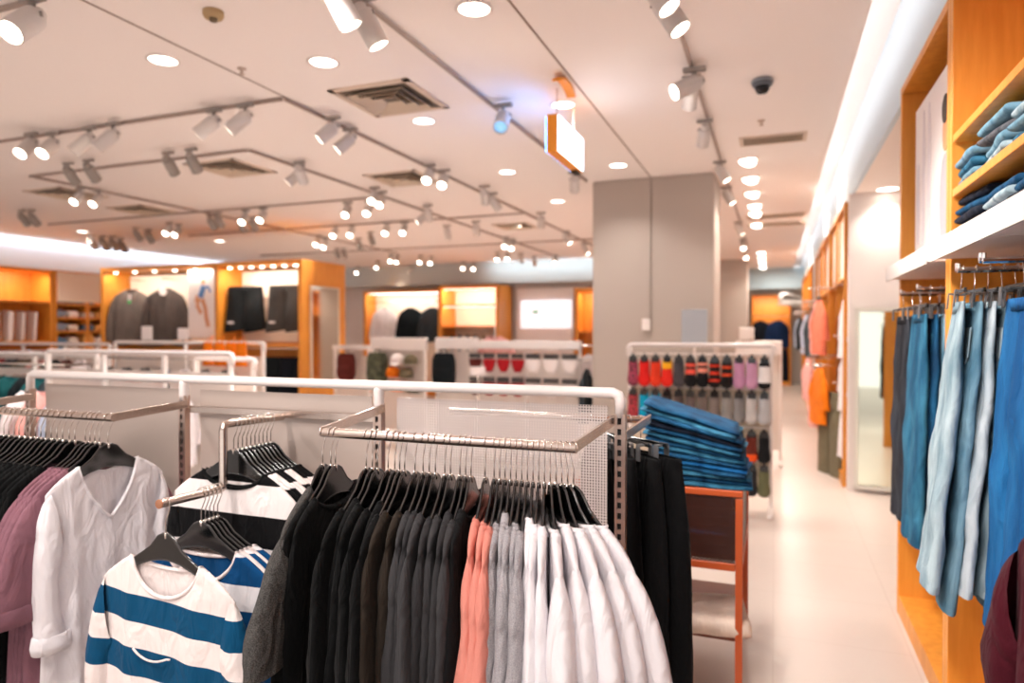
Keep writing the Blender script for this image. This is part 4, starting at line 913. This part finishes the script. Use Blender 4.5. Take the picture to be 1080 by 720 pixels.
# ------------------------------------------------------------------ back wall fittings
c1 = cabinet('wall_cabinet', 'orange unit on the back wall with a white and two dark jackets', (-9.4, 14.3, 0), 0, 2.18, 2.5, .5, th=.06, back=PALE)
c2 = cabinet('wall_cabinet', 'brightly lit orange shelf unit on the back wall', (-7.2, 14.0, 0), 0, 1.5, 2.55, .8, th=.07, back=PALE, shelves=((2.1, .08, 1.42), (1.62, .08, 1.42)))
c3 = cabinet('wall_cabinet', 'orange unit on the back wall just left of the pillar', (-4.05, 14.3, 0), 0, 1.3, 2.45, .5, th=.08, back=ORANGE, shelves=((1.5, .09, 1.21),))
MB().tube([(.06, .15, 2.22), (2.12, .15, 2.22)], .012, 8).build('hang_rod', CHROME, c1, True); MB().tube([(.07, .3, 1.55), (1.43, .3, 1.55)], .012, 8).build('hang_rod', CHROME, c2, True)
for i, (x, k, l) in enumerate(((-8.89, 'wht', 'white jacket in the back wall unit'), (-8.17, 'blk', 'black jacket in the back wall unit'), (-7.58, 'char', 'charcoal jacket in the back wall unit'))): bg('jacket', l, 'jacket', 'bgjacket', k, (x, 14.45, 2.22), .2, 'jackets in the back wall unit', 1.12)
for i in range(6):
    k = ['grn', 'char', 'grn', 'blk', 'cream', 'grn'][i]; bg('shirt', f'top hanging under the lit shelves on the back wall, {ORD[i]} from the left', 'top', 'bgtop', k, (-7.0+.2*i, 14.3, 1.55), PI/2+.3, 'tops under the lit shelves', .8)
for i in range(4):  # thin glowing strips added to brighten the two back wall units
    o = MB().box((0, 0, 0), (1.3, .012, .008)).build('added_glow_strip', LED, c2 if i < 2 else c1, loc=((.75, .1, (2.07, 2.47)[i]) if i < 2 else (1.09, .08+.08*(i-2), 2.425)))
    if i >= 2: o.scale = (1.5, 1, 1)
# bright opening with a lit white panel beyond
struct('trim_opening', MB().box((-4.9, 14.9, 1.25), (1.35, .2, 2.5)), mat('opening_white', (240, 232, 232), .6))
o = MB().box((-4.86, 14.775, 1.9), (1.2, .04, .62), bev=.01).build('light_box', mat('lit_panel', (250, 244, 250), .5, emit=.8)); tag(o, 'bright white lit panel on the back wall between the orange units', 'light box')
MB().box((-5.1, 14.75, 1.96), (.14, .01, .08)).build('green_mark', mat('mark_green', (150, 220, 190), .5), o)
# ------------------------------------------------------------------ ceiling fittings
def track(label, p, q):
    p, q = Vector(p), Vector(q); d = q-p; o = MB().box((0, 0, 0), (d.length, .02, .024), bev=.003).build('light_track', TRACKM, None, loc=(p+q)/2+Vector((0, 0, CZ-.015)))
    o.rotation_euler = (0, 0, math.atan2(d.y, d.x)); return tag(o, label, 'light track', 'lighting tracks on the ceiling')
TZ = CZ-.03
track('lighting track over the aisle edge, closest to the right wall', (-.473, -1.5, 0), (-.473, 13.5, 0))
track('lighting track running over the front rack towards the pillar', (-1.853, -.5, 0), (-1.853, 7.0, 0))
track('lighting track that turns a corner above the left half of the room', (-3.12, 3.8, 0), (-3.12, 14, 0))
track('cross track with the brightest row of spotlights at the left', (-3.14, 3.8, 0), (-9.5, 3.8, 0))
track('lighting track behind the corner track, second from it', (-4.29, 4.755, 0), (-4.29, 14, 0))
track('cross track with unlit grey spotlights at the left', (-4.31, 4.755, 0), (-7.1, 4.755, 0))
track('lighting track running back from the left end of the grey spotlights', (-7.08, 4.78, 0), (-7.08, 12, 0))
track('cross track above the wide orange cabinet', (-4.31, 6.96, 0), (-10.0, 6.96, 0))
track('short track at the top left corner with one large spotlight', (-3.4, 2.25, 0), (-5.2, 2.25, 0))
track('cross track over the middle racks', (-3.14, 8.6, 0), (-9.0, 8.6, 0))
track('cross track in front of the back wall', (-2.2, 11.4, 0), (-10.0, 11.4, 0))

def spot_meshes(headm, lit):
    r_, L_ = .047, .17
    hd = MB().lathe([(0, .05), (.026, .05), (.03, .042), (.03, .02), (r_*.96, .012), (r_, .0), (r_, -L_+.05), (r_*1.03, -L_+.046), (r_*1.03, -L_+.036), (r_*.9, -L_+.036), (r_*.86, -L_+.052), (0, -L_+.052)], 18)
    return hd.mesh('spot_head', headm, False)
for_ = {}
ADP = MB().box((0, 0, -.012), (.12, .034, .026), bev=.004).mesh('spot_adapter', HEADG)
STEM = MB().tube([(0, 0, -.02), (0, 0, -.075)], .011, 10).tube([(-.05, 0, -.085), (-.05, 0, -.07), (.05, 0, -.07), (.05, 0, -.085)], .006, 6).mesh('spot_stem', HEADG, True)
HD = {'w': spot_meshes(HEADW, 1), 'g': spot_meshes(HEADG, 0)}
for q in HD.values(): autosmooth(q, 40)
LN = MB().lathe([(0, -.1165), (.0405, -.1165), (.0405, -.119), (0, -.1225)], 18).mesh('spot_lens', LENS, True)
LNB = MB().lathe([(0, -.1165), (.0405, -.1165), (.0405, -.119), (0, -.1225)], 18).mesh('spot_lens_off', mat('lens_off', (150, 170, 190), .1, spec=.8), True)
LNC = mat('lens_blue', (150, 205, 240), .2, emit=.6)
DIRS = {'C': (.15, -.75, -.75), 'L': (-.62, -.40, -.68), 'R': (.5, -.05, -.8), 'D': (0, -.2, -1), 'A': (-.2, .75, -.65), 'B': (.5, .4, -.75), 'F': (-.75, -.5, -.45), 'G': (.38, .3, -.88)}
SPOTS = {}
def spot(px, py, d, row, adx=0.0, power=None, head=None, size=1.0):
    """px, py: where the lit face shows; the lamp hangs from the ceiling there"""
    v = Vector(DIRS[d]).normalized(); hz = TZ-.085
    lens = PZ(px, py, hz+v.z*.12*size)
    SPOTS.setdefault(row, []).append((px, d, lens-v*.12*size, v, power, head, size))
# row, then lamps
for a in ((13, 28, 'C'),): spot(*a, 'corner', size=1.25)
for a in ((22, 160, 'C'), (45, 160, 'C'), (79, 157, 'L'), (104, 153, 'L'), (210, 140, 'L'), (243, 135, 'L')): spot(*a, 'cross', size=1.1)
for a in ((338, 146, 'L'), (357, 157, 'L'), (450, 190, 'C'), (466, 195, 'C'), (512, 213, 'A'), (526, 220, 'B'), (571, 238, 'A'), (601, 256, 'R'), (620, 267, 'R')): spot(*a, 'turn')
for a in ((80, 192, 'A'), (101, 189, 'A'), (184, 182, 'A'), (208, 179, 'A')): spot(*a, 'grey')
for a in ((305, 192, 'L'), (320, 191, 'A'), (392, 212, 'C'), (400, 216, 'C'), (441, 234, 'L'), (453, 231, 'A'), (472.7, 250, 'A'), (503, 246, 'A'), (532, 260, 'C'), (539, 262, 'C'), (550, 276, 'A'), (564, 279, 'A'), (585, 277, 'C')): spot(*a, 'second')
for a in ((78, 212.5, 'C'), (98, 215, 'C'), (29, 236, 'A'), (39, 236, 'A'), (174.6, 246, 'C'), (184, 247.5, 'C'), (147.5, 252, 'A'), (160, 254, 'A')): spot(*a, 'leftfar')
for a in ((101, 260, 'A'), (113, 261, 'A'), (123, 261, 'A'), (132, 263, 'A')): spot(*a, 'wallrow', size=1.2)
for a in ((255, 234, 'C'), (274, 232, 'C'), (258, 243, 'A'), (270, 242, 'A'), (226, 240, 'A'), (234, 238, 'A'), (364, 226.5, 'C'), (386.5, 225, 'C')): spot(*a, 'cabinet')
for a in ((351, 248.5, 'C'), (369, 248, 'C'), (406, 246, 'C'), (424.5, 245.6, 'C'), (333, 258, 'C'), (341, 260.6, 'C'), (380, 262, 'A'), (393, 256, 'A')): spot(*a, 'middle')
far_l = ((396.8, 282.6, 'C'), (411.4, 275.8, 'C'), (418, 276.7, 'C'), (442.5, 277, 'C'), (453.6, 278, 'C'), (431, 288, 'L'), (449.4, 296, 'C'), (459.7, 295.8, 'C'), (470, 294, 'C'), (376, 288, 'C'), (357, 271, 'A'), (364, 271, 'A'), (524, 274, 'C'), (535, 273.5, 'C'), (488, 283.5, 'C'), (499, 284, 'C'), (516, 289, 'C'), (527, 289.6, 'C'), (523.5, 296.5, 'C'), (531.5, 296.5, 'C'), (540, 293, 'C'), (548.5, 295, 'C'), (561.5, 288.8, 'C'), (576.7, 288.5, 'C'), (595, 293, 'C'), (604, 293, 'C'), (612.5, 287, 'R'))
for a in far_l: spot(*a, 'far', size=.92)
for a in ((369, 22, 'G'), (398, 43, 'G')): spot(*a, 'front', size=1.12)
spot(528, 132, 'C', 'front', head='blue', size=1.1); spot(606, 200, 'A', 'front')
for a in ((704, 4, 'R'), (716, 27, 'R'), (713, 95, 'F'), (727, 112, 'A'), (741, 152, 'A'), (766, 190, 'R'), (772, 214, 'R'), (783, 247, 'R'), (784, 262, 'C'), (787, 272, 'C')): spot(*a, 'aisle', size=1.1 if a[1] < 100 else .95)
RN = {'corner': 'the short track at the top left corner', 'cross': 'the bright cross track at the left', 'turn': 'the long track that turns a corner', 'grey': 'the grey cross track', 'second': 'the second long track', 'leftfar': 'the far left tracks', 'wallrow': 'the row before the left wall',
      'cabinet': 'the track above the wide cabinet', 'middle': 'the track over the middle racks', 'far': 'the far cluster before the back wall', 'front': 'the track over the front rack', 'aisle': 'the track beside the aisle'}
nlight = 0
for row, L_ in SPOTS.items():
    for i, (px, d, p, v, power, head, size) in enumerate(sorted(L_, key=lambda q: (q[0] if row != 'aisle' else -q[2].y*-1))):
        lit = d not in 'AB' and head != 'blue'
        r = obj('track_spotlight', ADP, None, (p.x, p.y, TZ)); r.scale = (size,)*3
        if row not in ('cross', 'grey', 'cabinet', 'middle', 'far', 'corner', 'leftfar', 'wallrow'): pass
        w = 'lit' if lit else ('blue tinted' if head == 'blue' else 'unlit')
        tag(r, f'{w} spotlight, {ORD[i]} from the {"near end" if row == "aisle" else "left"} on {RN[row]}' if len(L_) > 1 else f'large {w} spotlight on {RN[row]}', 'spotlight', 'track spotlights')
        obj('stem', STEM, r)
        h = obj('lamp_head', HD['w' if lit else ('g' if row in ('grey', 'leftfar', 'wallrow', 'far', 'middle', 'cabinet') else 'w')], r, (0, 0, -.085)); h.rotation_euler = Vector((0, 0, -1)).rotation_difference(v).to_euler()
        obj('lens', LN if lit else (with_mat(LN, LNC) if head == 'blue' else LNB), h)
        if lit:
            li = bpy.data.lights.new('spot_beam', 'SPOT'); li.energy = SPOT_W; li.spot_size = math.radians(86); li.spot_blend = .7; li.shadow_soft_size = .045; li.color = (1, .93, .86)
            lo = bpy.data.objects.new('spot_beam', li); COL.objects.link(lo); lo.location = p+v*(.13*size); lo.rotation_euler = v.to_track_quat('-Z', 'Y').to_euler(); nlight += 1
# recessed round downlights
DL = MB().lathe([(.105, .0), (.108, -.006), (.092, -.009), (.086, -.002)], 26).mesh('downlight_rim', WHITE_PAINT, True); DLL = MB().lathe([(0, -.004), (.087, -.004), (.087, -.002)], 26).mesh('downlight_lens', LENS_S)
dls = [(172, 63), (341, 65), (500, 9), (447, 127), (535, 181), (594, 110), (652, 174), (588, 212), (232, 254), (87, 244), (545, 238)]
for i, (px, py) in enumerate(sorted(dls)):
    q = PZ(px, py, CZ); o = obj('downlight', DL, None, (q.x, q.y, CZ)); obj('lens', DLL, o); o.scale = (.88, .88, 1)
    tag(o, f'round recessed downlight in the main ceiling, {ORD[i]} from the left', 'downlight', 'round downlights in the ceiling')
    li = bpy.data.lights.new('downlight_beam', 'SPOT'); li.energy = DOWN_W; li.spot_size = math.radians(130); li.spot_blend = .8; li.shadow_soft_size = .08; li.color = (1, .94, .88)
    lo = bpy.data.objects.new('downlight_beam', li); COL.objects.link(lo); lo.location = (q.x, q.y, CZ-.02)
q = PZ(936, 199, 2.8); o = obj('downlight', DL, None, (q.x, q.y, 2.8)); obj('lens', DLL, o); tag(o, 'round recessed downlight in the low soffit above the recess mirror', 'downlight')
li = bpy.data.lights.new('downlight_beam', 'SPOT'); li.energy = DOWN_W*.7; li.spot_size = math.radians(120); li.spot_blend = .8; li.shadow_soft_size = .06; li.color = (1, .93, .85)
lo = bpy.data.objects.new('downlight_beam', li); COL.objects.link(lo); lo.location = (q.x, q.y, 2.78)
# tilted gimbal downlights over the aisle
GB = MB().box((0, 0, -.004), (.19, .19, .01), bev=.002).mesh('gimbal_plate', mat('gimbal_white', (222, 204, 194), .5)); GL = MB().lathe([(0, -.035), (.07, -.035), (.075, -.03), (.075, .0)], 20).mesh('gimbal_lens', LENS_S, True)
for i, (px, py) in enumerate(((789, 168), (791.7, 187.5), (793.5, 203), (796, 216), (796.7, 224), (797.7, 236), (803, 266), (803.5, 271), (804, 276), (804.5, 281))):
    q = PZ(px, py, CZ); o = obj('gimbal_downlight', GB, None, (q.x, q.y, CZ)); l = obj('lens', GL, o); l.rotation_euler = (-.35, .25, 0)
    tag(o, f'square tilted ceiling light over the aisle, {ORD[i]} from the near end', 'downlight', 'square tilted lights over the aisle')
    li = bpy.data.lights.new('gimbal_beam', 'SPOT'); li.energy = DOWN_W*1.1; li.spot_size = math.radians(100); li.spot_blend = .8; li.shadow_soft_size = .06; li.color = (1, .87, .76)
    lo = bpy.data.objects.new('gimbal_beam', li); COL.objects.link(lo); lo.location = (q.x, q.y, CZ-.05); lo.rotation_euler = (-.2, .2, 0)
# air vents
VM = mat('vent_paint', (214, 196, 180), .6); VD = mat('vent_dark', (104, 92, 80), .8); VS = mat('vent_slat', (204, 186, 166), .6)
def vent4(label, px, py, s):
    q = PZ(px, py, CZ); o = empty('air_vent', (q.x, q.y, CZ), 0, label, 'air vent')
    f = MB()
    for a in range(4):
        M = Matrix.Rotation(a*PI/2, 3, 'Z'); f.box(M @ Vector((0, s/2-.02, -.006)), (s, .04, .012), M=M)
    f.build('frame', VM, o)
    MB().box((0, 0, -.001), (s-.08, s-.08, .002)).build('throat', VD, o)
    sl = MB()
    for k in range(1, 4):
        w = (s-.08)*(1-k/4.2)
        for a in range(4):
            M = Matrix.Rotation(a*PI/2, 3, 'Z'); T = Matrix.Rotation(-.7, 3, 'X'); sl.box(M @ Vector((0, w/2, -.014)), (w, .05, .003), M=M @ T)
    sl.build('louvres', VS, o)
vent4('large square four way air vent in the ceiling above the front rack', 412, 104, .60); vent4('square air vent behind the bright cross track', 244, 177, .6); vent4('square air vent over the middle racks', 425, 188, .6); vent4('small square air vent before the back wall', 543, 238, .55); vent4('square air vent far left above the shelves', 70, 204, .6); vent4('square air vent left of the wide cabinet', 150, 221, .6)
def ventl(label, px, py, w, d):
    q = PZ(px, py, CZ); o = empty('air_vent', (q.x, q.y, CZ), 0, label, 'air vent')
    f = MB(); [f.box((0, sy*(d/2-.015), -.006), (w, .03, .012)) for sy in (-1, 1)]; [f.box((sx*(w/2-.015), 0, -.006), (.03, d-.06, .012)) for sx in (-1, 1)]; f.build('frame', VM, o)
    MB().box((0, 0, -.001), (w-.06, d-.06, .002)).build('throat', VD, o); sl = MB(); n = 5
    for k in range(n): sl.box((0, -d/2+.03+(d-.06)*(k+.5)/n, -.010), (w-.06, .03, .003), M=Matrix.Rotation(.8, 3, 'X'))
    sl.build('louvres', VS, o)
ventl('rectangular air vent above the aisle near the cove', 815, 146, .52, .26); ventl('narrow air vent above the aisle, nearer of two slim ones', 818, 227, .75, .3); ventl('narrow air vent above the aisle, farther of two slim ones', 818, 236, .8, .3)
# camera dome, detectors
q = PZ(804, 84, CZ); o = MB().lathe([(0, 0), (.062, 0), (.064, -.03), (.055, -.045), (0, -.045)], 22).build('security_camera', mat('cam_grey', (92, 98, 106), .4), None, True, (q.x, q.y, CZ)); tag(o, 'grey dome security camera on the ceiling over the aisle', 'security camera')
MB().lathe([(.046, -.045), (.044, -.065), (.03, -.085), (0, -.092)], 18).build('dome', mat('dome_black', (16, 16, 20), .08), o, True); MB().lathe([(.064, -.008), (.068, -.008), (.068, -.02), (.064, -.02)], 22).build('ring', mat('cam_ring', (150, 156, 162), .4), o, True)
q = PZ(225, 12, CZ); o = MB().lathe([(0, 0), (.05, 0), (.05, -.02), (.042, -.035), (0, -.035)], 20).build('smoke_detector', mat('detector_beige', (176, 148, 108), .6), None, True, (q.x, q.y, CZ)); tag(o, 'small beige smoke detector on the ceiling at the upper left', 'smoke detector'); MB().lathe([(.0, -.035), (.02, -.035), (.018, -.05), (0, -.052)], 14).build('sensor', mat('detector_dark', (110, 92, 70), .6), o, True)
for i, (px, py) in enumerate(((255, 72), (803, 127), (687, 246))):
    q = PZ(px, py, CZ); o = MB().lathe([(.0, 0), (.028, 0), (.026, -.006), (.01, -.008), (.008, -.03), (.018, -.034), (.018, -.037), (0, -.037)], 14).build('sprinkler', mat('sprinkler_metal', (190, 172, 160), .4, .5), None, True, (q.x, q.y, CZ)); tag(o, ('sprinkler head beside the ceiling joint at the upper left', 'sprinkler head behind the dome camera', 'sprinkler head near the grey pillar')[i], 'sprinkler', 'sprinklers')
# hanging light box sign and the curved orange bracket
o = empty('hanging_sign', (-1.30, 4.52, 2.78), 0, 'orange framed light box sign with a glowing white face hanging over the racks', 'sign')
OP = mat('sign_orange', (240, 150, 20), .45)
MB().box((-.045, 0, 0), (.075, .62, .245), bev=.004).build('case', OP, o); MB().box((-.004, 0, 0), (.008, .60, .228)).build('lit_face', mat('sign_face', (228, 240, 255), .4, emit=4.0), o); MB().box((-.086, 0, 0), (.008, .60, .228)).build('rear_face', mat('sign_face_rear', (80, 165, 250), .4, emit=8.0), o)
for y in (-.2, .2): MB().tube([(-.045, y, .12), (-.045, y, .32)], .006, 8).build('rod', mat('sign_rod', (220, 206, 200), .4), o)
MB().box((-.045, .26, -.132), (.04, .10, .02)).build('driver_box', DARK, o)
q = PZ(595, 90, CZ-.03); m = MB(); n = 14; pts = []
for k in range(n+1):
    a = -1.1+2.2*k/n; pts.append((.0, .16*math.sin(a)/.89, .05-.075*(1-math.cos(a))))
v = []
for x, y, z in pts: v += [(-.03, y, z), (.03, y, z), (.03, y, z+.014), (-.03, y, z+.014)]
m.add(v, [(4*i+k, 4*i+(k+1) % 4, 4*i+4+(k+1) % 4, 4*i+4+k) for i in range(n) for k in range(4)]+[(0, 1, 2, 3), (4*n+3, 4*n+2, 4*n+1, 4*n)])
tag(m.build('ceiling_bracket', OP, None, False, (q.x, q.y, CZ-.066)), 'small curved orange bracket on the ceiling behind the hanging light box', 'bracket')
# fill lights without fixtures, added to brighten the fittings and the far end
def area(loc, tgt, w, h, e, col=(1, .9, .78)):
    li = bpy.data.lights.new('added_area_light', 'AREA'); li.shape = 'RECTANGLE'; li.size = w; li.size_y = h; li.energy = e; li.color = col
    lo = bpy.data.objects.new('added_area_light', li); COL.objects.link(lo); lo.location = loc; lo.rotation_euler = (Vector(tgt)-Vector(loc)).to_track_quat('-Z', 'Y').to_euler()
area((-9.0, 7.98, 2.43), (-9.0, 8.35, 1.4), 2.1, .06, CAB_W); area((-6.98, 7.98, 2.43), (-6.98, 8.35, 1.4), 1.3, .06, CAB_W)
area((-8.3, 14.38, 2.42), (-8.3, 14.75, 1.4), 1.9, .06, CAB_W); area((-6.45, 14.1, 2.46), (-6.45, 14.7, 1.8), 1.3, .06, CAB_W); area((-6.45, 14.1, 2.06), (-6.45, 14.7, 1.6), 1.3, .06, CAB_W*.6); area((-3.4, 14.38, 2.35), (-3.4, 14.75, 1.4), 1.0, .06, CAB_W*.7)
area((-11.45, 7.25, 2.46), (-11.8, 7.25, 1.4), 1.2, .06, CAB_W*.8); area((-11.45, 8.9, 2.4), (-11.8, 8.9, 1.2), 1.4, .06, CAB_W*.5)
area((-.1, 20.65, 2.46), (-.1, 21.1, 1.2), .9, .06, CAB_W*.8)
for y in (14.5, 16.0, 17.5, 19.5):
    area((.1, y, 3.0 if y < 18 else 2.9), (.1, y, 0), .3, .3, FAR_W)
for y in (8.3, 10.6, 15.0): area((.2, y, 3.04), (.7, y, 1.4), .2, 1.2, FAR_W)
area((-11.6, 9, 3.0), (-11.95, 9, 2.7), 9, .05, 11, (.8, .9, 1)); area((-4.6, 14.2, 3.0), (-4.6, 14.5, 2.9), 3, .05, 7, (.75, .9, 1))  # cool wash along the left strip; cool fill added at the back bulkhead
# added key spots without lamp bodies, aimed at the front rack and wall units
for (x, y, tx_, ty, tz, e) in ((-1.85, -.3, -1.0, 1.6, .8, 1.5), (-1.85, .6, -1.7, 1.6, .9, 1.2), (-3.2, .2, -2.2, 1.6, .9, 1.4), (-.47, -.4, -.5, 1.6, .9, 1.3), (-.47, .9, .7, 2.6, 1.2, 1.4), (-.47, 2.0, .7, 3.2, 1.0, 1.2), (-.47, .2, .9, 2.2, 1.6, 1.2), (-.47, 4.2, .2, 6.0, 0, 1.0), (-1.85, 2.4, -.4, 3.4, .6, .9)):
    li = bpy.data.lights.new('spot_beam', 'SPOT'); li.energy = KEY_W*e; li.spot_size = math.radians(72); li.spot_blend = .7; li.shadow_soft_size = .09; li.color = (1, .93, .88)
    lo = bpy.data.objects.new('spot_beam', li); COL.objects.link(lo); lo.location = (x, y, 2.95); lo.rotation_euler = (Vector((tx_, ty, tz))-Vector((x, y, 2.95))).to_track_quat('-Z', 'Y').to_euler()
# ------------------------------------------------------------------ even warm ambient fill added through the open rear, camera
w = bpy.data.worlds.new('world'); sc.world = w; w.use_nodes = True; bgn = w.node_tree.nodes['Background']; bgn.inputs[0].default_value = (1, .95, .92, 1); bgn.inputs[1].default_value = WORLD_S
cam = bpy.data.cameras.new('camera'); co = bpy.data.objects.new('camera', cam); COL.objects.link(co); co.location = EYE; co.rotation_euler = (PI/2-PIT, 0, YAW)
cam.lens = 24; cam.sensor_width = 36; cam.clip_start = .05; cam.dof.use_dof = True; cam.dof.focus_distance = 1.65; cam.dof.aperture_fstop = 2.0
sc.camera = co
vs_ = sc.view_settings; vs_.view_transform = 'Standard'; vs_.look = 'None'; vs_.gamma = 1; vs_.use_curve_mapping = False; vs_.exposure = EXPO
sc.cycles.max_bounces = 8; sc.cycles.diffuse_bounces = 5; sc.cycles.transparent_max_bounces = 12
